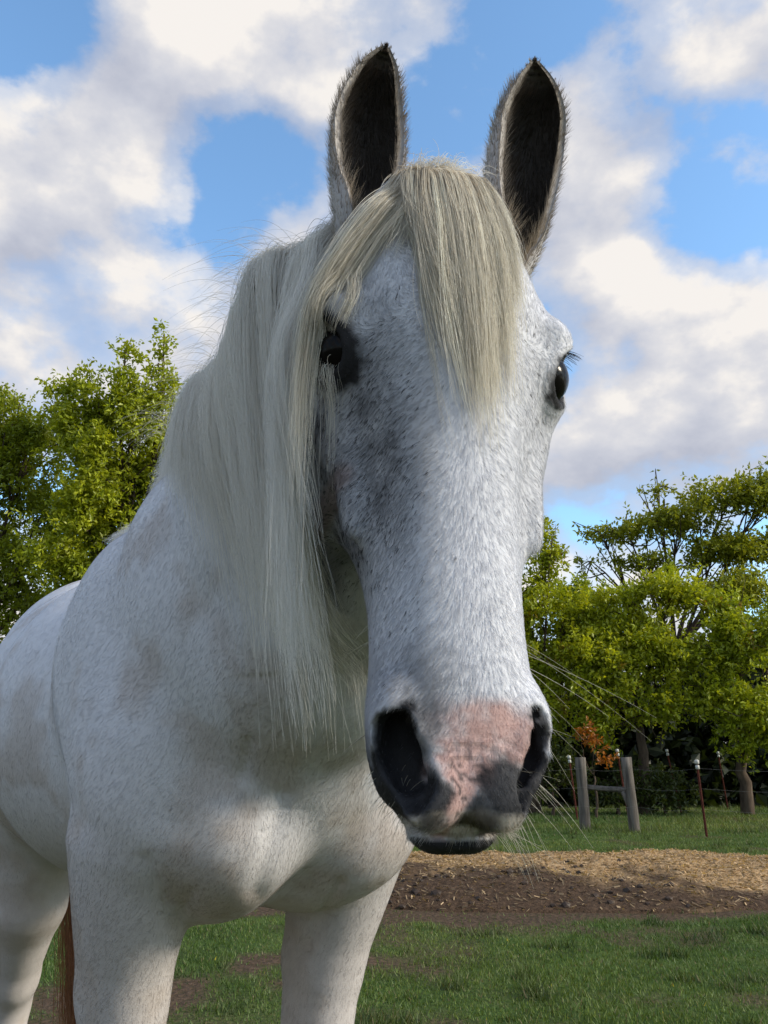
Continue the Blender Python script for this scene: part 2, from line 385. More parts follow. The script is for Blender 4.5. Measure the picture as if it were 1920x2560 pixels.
# ---- ears: cupped shells (outer and inner wall)
EARS = {-1: [(898, 700, .885, .020), (897, 610, .885, .026), (902, 540, .895, .032), (908, 490, .915, .038), (915, 400, .945, .0435), (922, 300, .975, .0420), (941, 205, .985, .030), (956, 150, .987, .0180), (965, 117, .988, .005)],
         1: [(1240, 760, .905, .020), (1262, 675, .905, .027), (1280, 605, .925, .033), (1288, 514, .95, .042), (1303, 427, .975, .0465), (1319, 340, 1.0, .0475), (1338, 253, 1.005, .039), (1340, 190, 1.006, .0225), (1337, 153, 1.006, .006)]}
def ear_mesh(s):
    k = np.array(EARS[s], float); nt, nu = 46, 40
    cen = np.array([P(*r[:3]) for r in k]); L = np.concatenate([[0], np.cumsum(np.linalg.norm(np.diff(cen, axis=0), axis=1))]); L /= L[-1]
    tt = np.linspace(0, 1, nt) ** 0.9; cc = cubic(L, cen, tt); w = np.maximum(cubic(L, k[:, 3], tt), .0008)
    tan = np.gradient(cc, axis=0); tan /= np.linalg.norm(tan, axis=1, keepdims=True)
    opn = np.array([math.sin(R(14)) if s < 0 else math.sin(R(26)), -1.0, -.25]); opn /= np.linalg.norm(opn)
    fo = opn - (tan @ opn)[:, None] * tan; fo /= np.linalg.norm(fo, axis=1, keepdims=True)      # towards the opening
    sd = np.cross(tan, fo)
    amax = np.interp(tt, [0, .15, .30, .5, 1], [3.05, 2.7, 2.15, 1.92, 1.7])
    V = []; inner = []
    for layer, th in ((0, 0.0), (1, .0045)):
        u = np.linspace(-1, 1, nu)
        a = u[None, :] * amax[:, None]
        ww = np.maximum(w - th, .0004)[:, None]; dd = ww * np.interp(tt, [0, .2, .6, 1], [1.0, .95, .8, .6])[:, None]
        edge = 1 - 0.10 * layer * (np.abs(u) > .99)
        p = cc[:, None, :] + sd[:, None, :] * (ww * np.sin(a) * edge)[..., None] - fo[:, None, :] * (dd * np.cos(a))[..., None] + fo[:, None, :] * (dd * .15)[..., None]
        V.append(p.reshape(-1, 3)); inner.append(np.full(nt * nu, float(layer)) )
    V = np.concatenate(V); n1 = nt * nu; Q = []
    ix = np.arange(n1).reshape(nt, nu)
    q = np.stack([ix[:-1, :-1], ix[:-1, 1:], ix[1:, 1:], ix[1:, :-1]], -1).reshape(-1, 4)
    Q.append(q); Q.append(q[:, ::-1] + n1)
    for e, fl in ((0, 1), (nu - 1, 0)):
        c = ix[:, e]; r = np.stack([c[:-1], c[1:], c[1:] + n1, c[:-1] + n1], 1); Q.append(r if not fl else r[:, ::-1])
    c = ix[-1]; Q.append(np.stack([c[:-1], c[1:], c[1:] + n1, c[:-1] + n1], 1)[:, ::-1])
    ear_t = np.tile(np.repeat(tt, nu), 2); ear_u = np.tile(np.tile(np.linspace(-1, 1, nu), nt), 2)
    return V, np.concatenate(Q), np.concatenate(inner), ear_t, ear_u, (cc, sd, fo, w, tt)
EARM = {s: ear_mesh(s) for s in (-1, 1)}
# ------------------------------------------------------------------ coat colour as a function of place on the animal
_T = rng.random((64, 64, 64)).astype(np.float32)
def vnoise(p, scale, off=0.0):
    q = np.asarray(p) / scale + off + 1000.0; i = np.floor(q).astype(int); t = q - i; t = t * t * (3 - 2 * t); r = 0
    for a in (0, 1):
        for b in (0, 1):
            for c in (0, 1):
                w = (t[:, 0] if a else 1 - t[:, 0]) * (t[:, 1] if b else 1 - t[:, 1]) * (t[:, 2] if c else 1 - t[:, 2])
                r = r + w * _T[(i[:, 0] + a) % 64, (i[:, 1] + b) % 64, (i[:, 2] + c) % 64]
    return r
def blob(u, v, cu, cv, ru, rv, rot=0.0, soft=0.45):
    c, s = math.cos(rot), math.sin(rot); a = ((u - cu) * c + (v - cv) * s) / ru; b = (-(u - cu) * s + (v - cv) * c) / rv
    return 1 - sstep(1 - soft, 1 + soft, np.hypot(a, b))
def mix3(col, m, c):
    return col * (1 - m[:, None]) + np.array(c)[None, :] * m[:, None]
WHITE = (.60, .61, .655)
def head_local(p): return (p - OH) @ np.linalg.inv(HM)
def coat_masks(p):
    l = head_local(p); x, y, z = l[:, 0], l[:, 1], l[:, 2]
    ishead = (z < .72) & (z > -.02) & (np.abs(x) < .16) & (y < .33) & (p[:, 1] < 1.0)
    h = ishead.astype(float)
    n1 = vnoise(p, .020); n2 = vnoise(p, .006, 3.1); n3 = vnoise(p, .0035, 9.7)
    wob = (n1 - .5) * .012 + (n2 - .5) * .010 + (n3 - .5) * .006
    xw, zw = x + wob, z + (vnoise(p, .016, 5.5) - .5) * .012
    front = h * (y < .075)
    pink = np.maximum.reduce([blob(xw, zw, .018, .095, .042, .020, 0, .55), blob(xw, zw, -.004, .070, .024, .022, 0, .3), blob(xw, zw, -.006, .045, .0085, .030, -.30, .3), blob(xw, zw, .042, .086, .018, .018, 0, .3)]) * front
    dark = np.zeros(len(p))
    for s in (-1, 1):                                          # black skin in and round the nostrils
        for (nx, ny, nz, r), k in zip(NOS[s], (1.0, 1.1, 1.15, 1.35, 1.7)):
            dark = np.maximum(dark, (1 - sstep(r * k * .9, r * k * 1.25 + .003, np.sqrt((x - s * nx) ** 2 + (z - nz) ** 2 + .3 * (y - ny) ** 2) + wob * .4)) * h)
    dark = np.maximum(dark, sum(((np.hypot(x - s * nx, z - nz) < r * 1.25) & (y > ny - .004) & (y < ny + .06)).astype(float) for s in (-1, 1) for nx, ny, nz, r in NOS[s]).clip(0, 1) * h * (np.abs(x) < .0665))
    dark = np.maximum(dark, blob(xw, zw, -.030, .042, .021, .015, 0, .25) * front * .97)
    dark = np.maximum(dark, blob(xw, zw, .026, .054, .022, .023, 0, .25) * front * .97)
    dark = np.maximum(dark, blob(xw, zw, .014, .038, .014, .012, 0, .3) * front * .9)
    dark = np.maximum(dark, blob(np.abs(x), z, .062, .055, .020, .045, 0, .5) * h * (y > .03) * .8)
    dark = np.maximum(dark, blob(xw, zw, -.038, .088, .012, .028, -.3) * front * .6)
    dark = np.maximum(dark, (1 - sstep(.0150, .0180, z - .12 * (np.abs(x) - .018).clip(0, 1))) * h * (y > .03)); dark = np.maximum(dark, blob(x, z, -.040, .075, .015, .034, 0, .3) * h * (y > .026) * (y < .07)); dark = np.maximum(dark, blob(x, z, .044, .075, .014, .034, 0, .3) * h * (y > .028) * (y < .06))
    lip = blob(xw, zw, 0, .026, .050, .0075, 0, .6) * h * (y < .075) * sstep(.0165, .0195, z) * (1 - pink * .8)
    spots = front * (n3 > .66) * sstep(.10, .05, z) * pink
    eye = np.zeros(len(p))
    for s in (-1, 1):
        e = np.sqrt(((x - s * .116) / .036) ** 2 + ((y - .048 - (z - .437) * .35) / .034) ** 2 + ((z - .437) / .050) ** 2) * (1.0 if s < 0 else 1.30)
        eye = np.maximum(eye, (1 - sstep(.92, 1.22, e + (n2 - .5) * .25)) * h)
    speck = np.zeros(len(p))
    cheekL = blob(x, z, -.086, .35, .052, .12, 0, .6) * h
    cheekR = blob(x, z, .088, .37, .030, .13, 0, .6) * h
    noseL = blob(x, z, -.052, .21, .032, .11, 0, .7) * h
    speck = np.clip(cheekL * .85 + cheekR * .40 + noseL * .30 + .04 * h * sstep(.02, .06, np.abs(x)), 0, 1)
    grey = np.clip(cheekL * .85 * (.5 + .9 * n1) + cheekR * .22 + noseL * .18 + blob(x, z, -.04, .125, .03, .03, 0, .8) * h * .55, 0, 1)
    return dict(h=h, pink=pink, dark=dark, lip=lip, spots=spots, eye=eye, speck=speck, grey=grey, x=x, y=y, z=z, n1=n1, n2=n2)
def coat_color(p):
    m = coat_masks(p); col = np.tile(np.array(WHITE), (len(p), 1))
    big = vnoise(p, .16, 2.2); med = vnoise(p, .05, 8.8)
    col *= (0.93 + .10 * big + .06 * med)[:, None]
    body = 1 - m['h']; col *= (1 - .04 * body)[:, None]
    dirt = body * np.clip(sstep(1.28, .85, p[:, 2]) * .60 + sstep(.48, .75, vnoise(p, .11, 4.4) * .7 + vnoise(p, .03, 1.4) * .3) * .42, 0, .75)
    col = mix3(col, dirt, (.36, .30, .255))
    col = mix3(col, m['grey'], (.20, .205, .225))
    spot = blob(m['x'], m['z'], -.098, .318, .012, .013) * m['h']
    col = mix3(col, spot * .6, (.22, .16, .15))
    col = mix3(col, m['pink'] * (.65 + .5 * m['n2']).clip(0, .95), (.48, .31, .285))
    col = mix3(col, m['spots'] * .8, (.05, .045, .05))
    col = mix3(col, m['dark'] * .98, (.014, .014, .017))
    col = mix3(col, m['lip'] * (.45 + .8 * m['n2']).clip(0, .9), (.46, .40, .31)); col = mix3(col, m['lip'] * sstep(.56, .70, m['n1']) * .8, (.06, .05, .05))
    col = mix3(col, m['eye'] * .99, (.014, .0135, .015))
    hoof = body * (p[:, 2] < .085); col = mix3(col, hoof * 1.0, (.12, .10, .08))
    return np.clip(col, .01, .9), m

# ------------------------------------------------------------------ materials of the horse
def coat_material():
    m, n, l, b = new_mat('white_horse_coat')
    a = attr(n, 'col'); b.inputs['Roughness'].default_value = .62; b.inputs['Specular IOR Level'].default_value = .12
    tc = N(n, 'ShaderNodeNewGeometry')
    nz = N(n, 'ShaderNodeTexNoise', inp={'Scale': 420, 'Detail': 3}); l.new(tc.outputs['Position'], nz.inputs['Vector'])
    nz2 = N(n, 'ShaderNodeTexNoise', inp={'Scale': 60, 'Detail': 4}); l.new(tc.outputs['Position'], nz2.inputs['Vector'])
    v = math_node(n, l, 'MULTIPLY_ADD', nz2.outputs[0], .25, .875)
    l.new(mix_col(n, l, 1.0, a.outputs['Vector'], v, 'MULTIPLY'), b.inputs['Base Color'])
    wr = attr(n, 'wrinkle')
    hsum = math_node(n, l, 'MULTIPLY_ADD', nz.outputs[0], .5, math_node(n, l, 'MULTIPLY', wr.outputs['Fac'], 2.0))
    bp = N(n, 'ShaderNodeBump', inp={'Strength': .55, 'Distance': .0012}); l.new(hsum, bp.inputs['Height']); l.new(bp.outputs[0], b.inputs['Normal'])
    return m
M_COAT = coat_material()
def hair_material(name, rough=.45, transl=.30, gain=1.0):
    m, n, l, b = new_mat(name); n.remove(b)
    a = attr(n, 'hcol'); out = n['Material Output']
    d = N(n, 'ShaderNodeBsdfDiffuse'); t = N(n, 'ShaderNodeBsdfTranslucent'); g = N(n, 'ShaderNodeBsdfGlossy', inp={'Roughness': rough})
    g.inputs['Color'].default_value = (1, 1, 1, 1)
    l.new(a.outputs['Vector'], d.inputs[0]); l.new(a.outputs['Vector'], t.inputs[0])
    mx = N(n, 'ShaderNodeMixShader', inp={0: transl}); l.new(d.outputs[0], mx.inputs[1]); l.new(t.outputs[0], mx.inputs[2])
    m2 = N(n, 'ShaderNodeMixShader', inp={0: .03}); l.new(mx.outputs[0], m2.inputs[1]); l.new(g.outputs[0], m2.inputs[2])
    l.new(m2.outputs[0], out.inputs['Surface'])
    return m
M_HAIR = hair_material('horse_long_hair', .4, .50); M_FUR = hair_material('horse_short_hair', .5, .48)
me_eye, en, el_, eb = new_mat('dark_eye'); eb.inputs['Base Color'].default_value = (.012, .008, .006, 1); eb.inputs['Roughness'].default_value = .16; eb.inputs['Specular IOR Level'].default_value = .10; eb.inputs['Base Color'].default_value = (.006, .005, .005, 1)

horse = empty('horse', tuple(MB))
tag(horse, 'white horse with a pink and black nose standing in the paddock, head towards us', 'horse')

hcol, hm = coat_color(HV)
# wrinkles over the nose: arcs across and creases down the middle of the upper lip
wx, wz = hm['x'], hm['z']
arc = np.sin((wz - .012 * np.cos(wx * 38)) * 620) * blob(wx, wz, .006, .078, .034, .012) * (hm['y'] < .06) * hm['h']
crs = np.sin(wx * 620 + np.sin(wz * 90) * .6) * blob(wx, wz, .004, .072, .030, .014) * (hm['y'] < .06) * hm['h']
wr = (arc * .25 + crs * .22) * (.1 + 1.5 * hm['n1'])
lid = np.zeros(len(HV))
for s in (-1, 1):
    e = np.sqrt(((hm['x'] - s * .113) / .03) ** 2 + ((hm['y'] - .052 - (wz - .45) * .35) / .030) ** 2 + ((wz - .45) / .048) ** 2)
    lid = np.maximum(lid, np.sin(e * 26) * (1 - sstep(1.1, 1.5, e)) * sstep(.9, 1.05, e) * hm['h'])
body = np_mesh('body', HV, HQ, M_COAT, horse, True, {'col': hcol, 'wrinkle': wr + lid * .6})
for s in (-1, 1):
    V, Q, inn, et, eu, _ = EARM[s]
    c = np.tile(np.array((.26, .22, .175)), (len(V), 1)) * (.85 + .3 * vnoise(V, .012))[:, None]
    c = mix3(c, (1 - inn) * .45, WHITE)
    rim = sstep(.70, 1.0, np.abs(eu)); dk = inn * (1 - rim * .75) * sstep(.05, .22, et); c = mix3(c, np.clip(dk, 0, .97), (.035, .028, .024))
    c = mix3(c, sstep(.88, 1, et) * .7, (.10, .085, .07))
    np_mesh('ear', V, Q, M_COAT, horse, True, {'col': c, 'wrinkle': np.zeros(len(V))})
    # eyeball
    nu, nv = 28, 16; uu, vv = np.meshgrid(np.linspace(0, 2 * np.pi, nu, endpoint=False), np.linspace(.02, np.pi - .02, nv)); r = .0265
    sx = np.stack([r * np.sin(vv) * np.cos(uu), r * 1.05 * np.sin(vv) * np.sin(uu), r * np.cos(vv)], -1).reshape(-1, 3)
    ec = H(s * .1005, .056, .438); ev = ec + sx
    ix = np.arange(nu * nv).reshape(nv, nu); q = np.stack([ix[:-1], np.roll(ix, -1, 1)[:-1], np.roll(ix, -1, 1)[1:], ix[1:]], -1).reshape(-1, 4)
    np_mesh('eye', ev, q, me_eye, horse, True)

# ------------------------------------------------------------------ hair
def hair_object(name, pos, rad, col, mat, parent, tip=.25, prof=None):
    """pos (n,k,3); rad (n,) ; col (n,3) or (n,k,3)"""
    n, k = pos.shape[:2]
    cu = bpy.data.hair_curves.new(name); cu.add_curves([k] * n)
    cu.points.foreach_set('position', np.ascontiguousarray(pos, np.float32).ravel())
    pr = np.linspace(1, tip, k) if prof is None else prof
    rr = (np.asarray(rad)[:, None] * pr[None, :]).astype(np.float32)
    cu.points.foreach_set('radius', rr.ravel())
    at = cu.attributes.new('hcol', 'FLOAT_VECTOR', 'POINT')
    cc = np.repeat(col[:, None, :], k, 1) if col.ndim == 2 else col
    at.data.foreach_set('vector', np.ascontiguousarray(cc, np.float32).ravel())
    cu.materials.append(mat)
    o = bpy.data.objects.new(name, cu); C.objects.link(o); child_of(o, parent); return o

HNRM = np.zeros_like(HV)
_fn = np.cross(HV[HQ[:, 2]] - HV[HQ[:, 0]], HV[HQ[:, 3]] - HV[HQ[:, 1]])
for a in range(4):
    for k in range(3): HNRM[:, k] += np.bincount(HQ[:, a], _fn[:, k], minlength=len(HV))
HNRM /= np.linalg.norm(HNRM, axis=1, keepdims=True) + 1e-12
def coat_hair():
    qc = HV[HQ].mean(1); qa = np.linalg.norm(_fn, axis=1) * .5; qn = _fn / (2 * qa[:, None] + 1e-12)
    view = CAM - qc; dist = np.linalg.norm(view, axis=1); view /= dist[:, None]
    face = (qn * view).sum(1)
    w = qa * (face > -.35) / dist ** 2 * np.where(qc[:, 2] < .55, .05, 1.0)
    inside = (((qc - CAM) @ UPC) / ((qc - CAM) @ FWD) > -.80)
    w *= np.where(inside, 1, .1) * np.where(qc[:, 1] > 1.0, .8, 1.0)
    n = 280000
    f = rng.choice(len(HQ), n, p=w / w.sum()); a, b = rng.random(n)[:, None], rng.random(n)[:, None]
    p = (HV[HQ[f, 0]] * (1 - a) + HV[HQ[f, 1]] * a) * (1 - b) + (HV[HQ[f, 3]] * (1 - a) + HV[HQ[f, 2]] * a) * b
    nr = qn[f]; col, m = coat_color(p); h = m['h']
    x, y, z = m['x'], m['y'], m['z']
    sg = np.sign(x) * sstep(.004, .03, np.abs(x))
    hd = (-HZ)[None, :] * np.where(z > .50, -.2, 1.0)[:, None] + HX[None, :] * (sg * np.where(z > .30, 1.05, .6))[:, None] + HY[None, :] * .35
    up_eye = blob(np.abs(x), z, .09, .49, .05, .045) * h
    hd = hd * (1 - up_eye[:, None]) + (HX[None, :] * sg[:, None] * -.3 + HZ[None, :] * .9) * up_eye[:, None]
    fl = vnoise(p, .25, 1.1) - .5; fl2 = vnoise(p, .09, 6.6) - .5
    bd = np.array([0, 0, -.9])[None, :] - FB[None, :] * (.7 + fl * 1.5)[:, None] + RB[None, :] * (fl2 * 1.2)[:, None]
    d = hd * h[:, None] + bd * (1 - h[:, None]) + rng.normal(0, .16, (n, 3))
    d -= (d * nr).sum(1)[:, None] * nr; d /= np.linalg.norm(d, axis=1, keepdims=True) + 1e-9
    L = np.where(h > .5, .0062, .0075) * rng.uniform(.6, 1.3, n)
    bare = np.clip(m['pink'] * .8 + m['dark'] * .75 + m['eye'] * .8, 0, 1); L *= 1 - .72 * bare; L *= np.where(m['eye'] > .7, .3, 1) * (1 + 1.6 * m['lip'] * rng.random(n))
    # dark hairs that gather into flecks
    fn = vnoise(p + d * .002 * rng.random((n, 1)), .0031, 7.3); th = np.where(h > .5, .95 - .37 * m['speck'], 2.0)
    fleck = (fn > th) & (m['pink'] < .3); grow = sstep(0, .06, fn - th)
    L = np.where(fleck, L * .75, L)
    lift = np.where(h > .5, rng.uniform(.05, .18, n), rng.uniform(.012, .045, n))
    p1 = p + d * (L * .5)[:, None] + nr * (L * .5 * lift * 1.3 + .0002)[:, None]
    p2 = p + d * L[:, None] + nr * (L * lift)[:, None]
    col = np.where(fleck[:, None], np.array([.045, .045, .055])[None, :] * .8 + col * .10, col * rng.uniform(.93, 1.06, n)[:, None])
    pale = rng.random(n) < bare * .06; col = np.where(pale[:, None], .30 * np.array(WHITE)[None, :] + .5 * col, col)
    rad = np.where(h > .5, .00012, .00014) * rng.uniform(.7, 1.3, n) * np.where(fleck, 1.35, 1) * (1 - .4 * bare)
    o = hair_object('coat_hair', np.stack([p, p1, p2], 1), rad, np.clip(col, .01, .9), M_FUR, horse, .2)
coat_hair()

def push_out(p, clear):
    sh = p.shape; q = p.reshape(-1, 3)
    for _ in range(3):
        v, g = sdf_at(q); c = np.broadcast_to(clear, sh[:-1]).reshape(-1)
        q = q + g * np.maximum(c - v, 0)[:, None]
    return q.reshape(sh)
def strands(guides, per, spread, tipspread, jit=.004, cmin=.55):
    """guides (g,k,3) -> (g*per,k,3): every strand follows a mix of two neighbouring guides with its own offset"""
    g, k = guides.shape[:2]; t = np.linspace(0, 1, k)
    i = np.repeat(np.arange(g), per)
    off = rng.normal(0, 1, (len(i), 1, 3)); s = (spread * (1 - t) + tipspread * t)[None, :, None]
    out = guides[i] + off * s
    ph = rng.uniform(0, 6.28, (len(i), 3)); fr = rng.uniform(1.0, 3.2, (len(i), 1)); am = rng.normal(0, jit, (len(i), 1, 3))
    out = out + am * np.sin(t[None, :, None] * fr[:, :, None] * 6.28 * .6 + ph[:, None, :]) * t[None, :, None]
    cut = rng.uniform(cmin, 1.0, (len(i), 1))                       # strands of unequal length
    tt = t[None, :] * cut; f = tt * (k - 1); a = np.clip(f.astype(int), 0, k - 2); w = (f - a)[..., None]
    r = np.arange(len(i))[:, None]
    return out[r, a] * (1 - w) + out[r, a + 1] * w, i

# ---- mane: falls from the crest over the horse's right side
CREST = np.array([P(850, 592, .985), P(790, 600, .99), P(735, 612, 1.02), P(675, 632, 1.07), P(618, 675, 1.13), P(575, 770, 1.20), P(530, 890, 1.27), P(470, 1000, 1.37), P(395, 1100, 1.47), P(290, 1240, 1.62)])
def build_mane():
    ng = 700; u = np.sort(rng.random(ng)) ** 1.35
    Lc = np.concatenate([[0], np.cumsum(np.linalg.norm(np.diff(CREST, axis=0), axis=1))]); Lc /= Lc[-1]
    root = np.stack([np.interp(u, Lc, CREST[:, a]) for a in range(3)], 1) + rng.normal(0, .008, (ng, 3))
    v, g = sdf_at(root); root = root - g * np.clip(v - .003, -.2, .2)[:, None]; v, g = sdf_at(root); root = root - g * (v - .003)[:, None]
    K = 26; length = np.interp(u, [0, .15, .30, .42, .52, .62, .75, 1], [.52, .60, .56, .42, .24, .12, .06, .03]) * np.clip(rng.normal(.86, .20, ng), .35, 1.15)
    clump = np.floor(u * 40 + rng.random(ng)); ch = np.array([np.sin(clump * 12.9898) * 43758.5453 % 1, np.sin(clump * 78.233) * 12543.123 % 1]).T
    left = np.array([-.30, -.85, 0.0])
    d = left[None, :] * .9 + np.array([0, 0, 1.0])[None, :] * rng.uniform(-.1, .40, (ng, 1)) + rng.normal(0, .10, (ng, 3)) + (ch[:, :1] - .5) * np.array([.3, .3, 0])[None, :]
    d /= np.linalg.norm(d, axis=1, keepdims=True)
    pos = [root]; p = root.copy(); clear = rng.uniform(.003, .024, ng) * np.interp(u, [0, .6, .8, 1], [1, .8, .4, .3])
    for k in range(1, K):
        st = (length / (K - 1))[:, None]
        tgt = np.array([0, 0, -1.0])[None, :] + np.stack([(ch[:, 0] - .5) * .16 + np.interp(u, [0, .2, .45, .7, 1], [.14, .18, .28, .30, .2]), (ch[:, 1] - .5) * .10 - .10, np.zeros(ng)], 1)
        d = d * .66 + tgt * .34 + rng.normal(0, .018, (ng, 3)); d /= np.linalg.norm(d, axis=1, keepdims=True)
        p = p + d * st
        v, g = sdf_at(p); need = np.maximum(clear * min(1, k / 5) - v, 0); p = p + g * need[:, None]
        d = np.where((need > 0)[:, None], d - g * np.minimum((d * g).sum(1), 0)[:, None], d); d /= np.linalg.norm(d, axis=1, keepdims=True)
        pos.append(p.copy())
    G = np.stack(pos, 1)
    # the forward part of the mane, which hangs beside the throat behind the cheek
    nf = 130; t = np.linspace(0, 1, K)[None, :, None]
    a0 = np.array([P(*v) for v in zip(rng.uniform(790, 875, nf), rng.uniform(600, 660, nf), rng.uniform(.985, 1.01, nf))])
    e0 = np.array([P(*v) for v in zip(rng.uniform(735, 925, nf), np.clip(rng.normal(1560, 170, nf), 1150, 1900), rng.uniform(.99, 1.05, nf))])
    m0 = (a0 + e0) / 2 + np.array([-.03, -.015, .05]) + rng.normal(0, .012, (nf, 3))
    Gf = push_out(a0[:, None] * (1 - t) ** 2 + 2 * m0[:, None] * t * (1 - t) + e0[:, None] * t ** 2, .006)
    G = np.concatenate([G, Gf]); ch = np.concatenate([ch, rng.random((nf, 2))])
    S, i = strands(G, 34, .0052, .0040, .006)
    S = push_out(S, .0015)
    n = len(S)
    tone = (.84 + .22 * rng.random(n) + .16 * (ch[i, 0] - .5))[:, None, None]
    a = np.array([.79, .77, .72]); b = np.array([.83, .81, .76])
    col = (a * (1 - t) + b * t) * tone
    hair_object('mane', S, rng.uniform(.00016, .00032, n), np.clip(col, .02, .9), M_HAIR, horse, .3)
    # flyaway hairs that stand off the crest
    m = 150; uu = rng.uniform(.05, .75, m); r0 = np.stack([np.interp(uu, Lc, CREST[:, a]) for a in range(3)], 1); K2 = 10; t = np.linspace(0, 1, K2)[None, :, None]
    d0 = np.array([-.75, -.1, .55]) + rng.normal(0, .25, (m, 3)); Lf = rng.uniform(.03, .10, m)[:, None, None]
    fly = r0[:, None] + (d0[:, None] * t + np.array([-.25, 0, -1.1]) * t ** 2 * .8) * Lf
    hair_object('stray_mane_hair', fly, rng.uniform(.00018, .0003, m), np.tile(np.array([.55, .52, .46]), (m, 1)), M_HAIR, horse, .3)
build_mane()

# ---- forelock: from between the ears down the forehead
def face_point(lx, lz, clear):
    """points over the face at head coordinates lx, lz, lifted by clear"""
    sh = lx.shape; lx, lz = lx.ravel(), lz.ravel(); cl = np.broadcast_to(clear, sh).ravel()
    ly = np.full(lx.shape, -.06)
    for _ in range(60):
        p = OH[None, :] + lx[:, None] * HX + ly[:, None] * HY + lz[:, None] * HZ
        v, _g = sdf_at(p); ly = np.where(ly < .16, ly + np.clip((v - cl) * .8, -.01, .02), ly)
    return (OH[None, :] + lx[:, None] * HX + ly[:, None] * HY + lz[:, None] * HZ).reshape(*sh, 3)
def build_forelock():
    K = 24; t = np.linspace(0, 1, K)[None, :]
    ng = 330; x0 = rng.uniform(-.030, .030, ng)[:, None]; z0 = .684 - .30 * np.abs(x0) + rng.normal(0, .006, (ng, 1))
    q = np.clip((x0 + .03) / .060, 0, 1); wv = rng.normal(0, 1, (ng, 1))
    xm = np.interp(q, [0, .3, .7, 1], [-.060, -.024, .020, .052]) + .006 * wv
    x1 = np.interp(q, [0, .25, .6, 1], [-.012, .008, .026, .060]) + rng.normal(0, .007, (ng, 1))
    z1 = np.interp(q, [0, .25, .6, .85, 1], [.45, .405, .375, .43, .49]) + rng.normal(0, .035, (ng, 1))
    lx = x0 * (1 - t) ** 2 + 2 * (xm * 1.25 - .125 * (x0 + x1)) * t * (1 - t) + x1 * t ** 2 + .0022 * np.sin(t * 9 + wv * 5) * t
    lz = z0 + (z1 - z0) * t ** .95
    cl = (.003 + .009 * rng.random((ng, 1))) * np.ones_like(t); cl = cl * np.interp(t, [0, .15, .8, 1], [.7, 1.4, 1, .6])
    G1 = face_point(lx, lz, cl)
    # the lock that sweeps past the right eye and hangs beside the cheek
    n2 = 100; x0 = rng.uniform(-.034, -.004, n2)[:, None]; z0 = .674 + rng.normal(0, .006, (n2, 1))
    far = rng.random((n2, 1)); z1 = rng.normal(.37, .055, (n2, 1)); lz = z0 + (z1 - z0) * t ** 1.05
    track = np.interp(lz, [.30, .40, .46, .50, .54, .58, .62, .66, .70], [-.138, -.137, -.134, -.122, -.100, -.074, -.048, -.032, -.022])
    cross = (far < .10) * .016
    lx = track * (.90 + .13 * far) + cross + (x0 + .02) * np.interp(t, [0, .5, 1], [1, .5, .1]) + .002 * np.sin(t * 8 + far * 30)
    ly = np.interp(lz, [.30, .42, .47, .52, .58, .66, .70], [.060, .046, .030, .016, .006, .045, .075]) + .008 * rng.random((n2, 1))
    G2 = push_out(OH + lx[..., None] * HX + ly[..., None] * HY + lz[..., None] * HZ, .006)
    # short wisps that fill the parting
    n4 = 150; x0 = rng.uniform(-.030, .004, n4)[:, None]; x1 = rng.uniform(-.082, -.014, n4)[:, None]; z0 = .680 + rng.normal(0, .005, (n4, 1)); z1 = rng.uniform(.505, .585, n4)[:, None]
    G4 = face_point(x0 + (x1 - x0) * t ** 1.1, z0 + (z1 - z0) * t, (.003 + .006 * rng.random((n4, 1))) * np.ones_like(t))
    # tuft that stands up between the ears
    n3 = 36; x0 = rng.uniform(-.026, .032, n3)[:, None]; x1 = x0 + rng.normal(.006, .012, (n3, 1))
    lz = .685 + .035 * np.sin(np.pi * t * .8) * rng.uniform(.4, 1.0, (n3, 1)) - .05 * t ** 2; ly = .10 - .07 * t; lx = x0 + (x1 - x0) * t
    G3 = OH + lx[..., None] * HX + ly[..., None] * HY + lz[..., None] * HZ; G3 = push_out(G3, .003)
    S1, i1 = strands(G1, 30, .0026, .0024, .004, .45); S4, i4 = strands(G4, 16, .0026, .0026, .003); S2, i2 = strands(G2, 15, .0028, .003, .003); S3, i3 = strands(G3, 18, .006, .006, .005)
    S = push_out(np.concatenate([S1, S2, S3, S4]), .0012); n = len(S); tt = np.linspace(0, 1, K)[None, :, None]
    gi = np.concatenate([i1, i2 + 1000, i3 + 3000, i4 + 4000]); gt = rng.random(5000)[gi]
    tone = (.70 + .24 * rng.random(n) + .46 * (gt - .35))[:, None, None]
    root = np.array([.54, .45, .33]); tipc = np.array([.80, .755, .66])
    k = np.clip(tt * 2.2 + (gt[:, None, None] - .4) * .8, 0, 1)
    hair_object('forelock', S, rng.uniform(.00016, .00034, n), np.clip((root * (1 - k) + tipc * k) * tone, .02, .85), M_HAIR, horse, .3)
build_forelock()

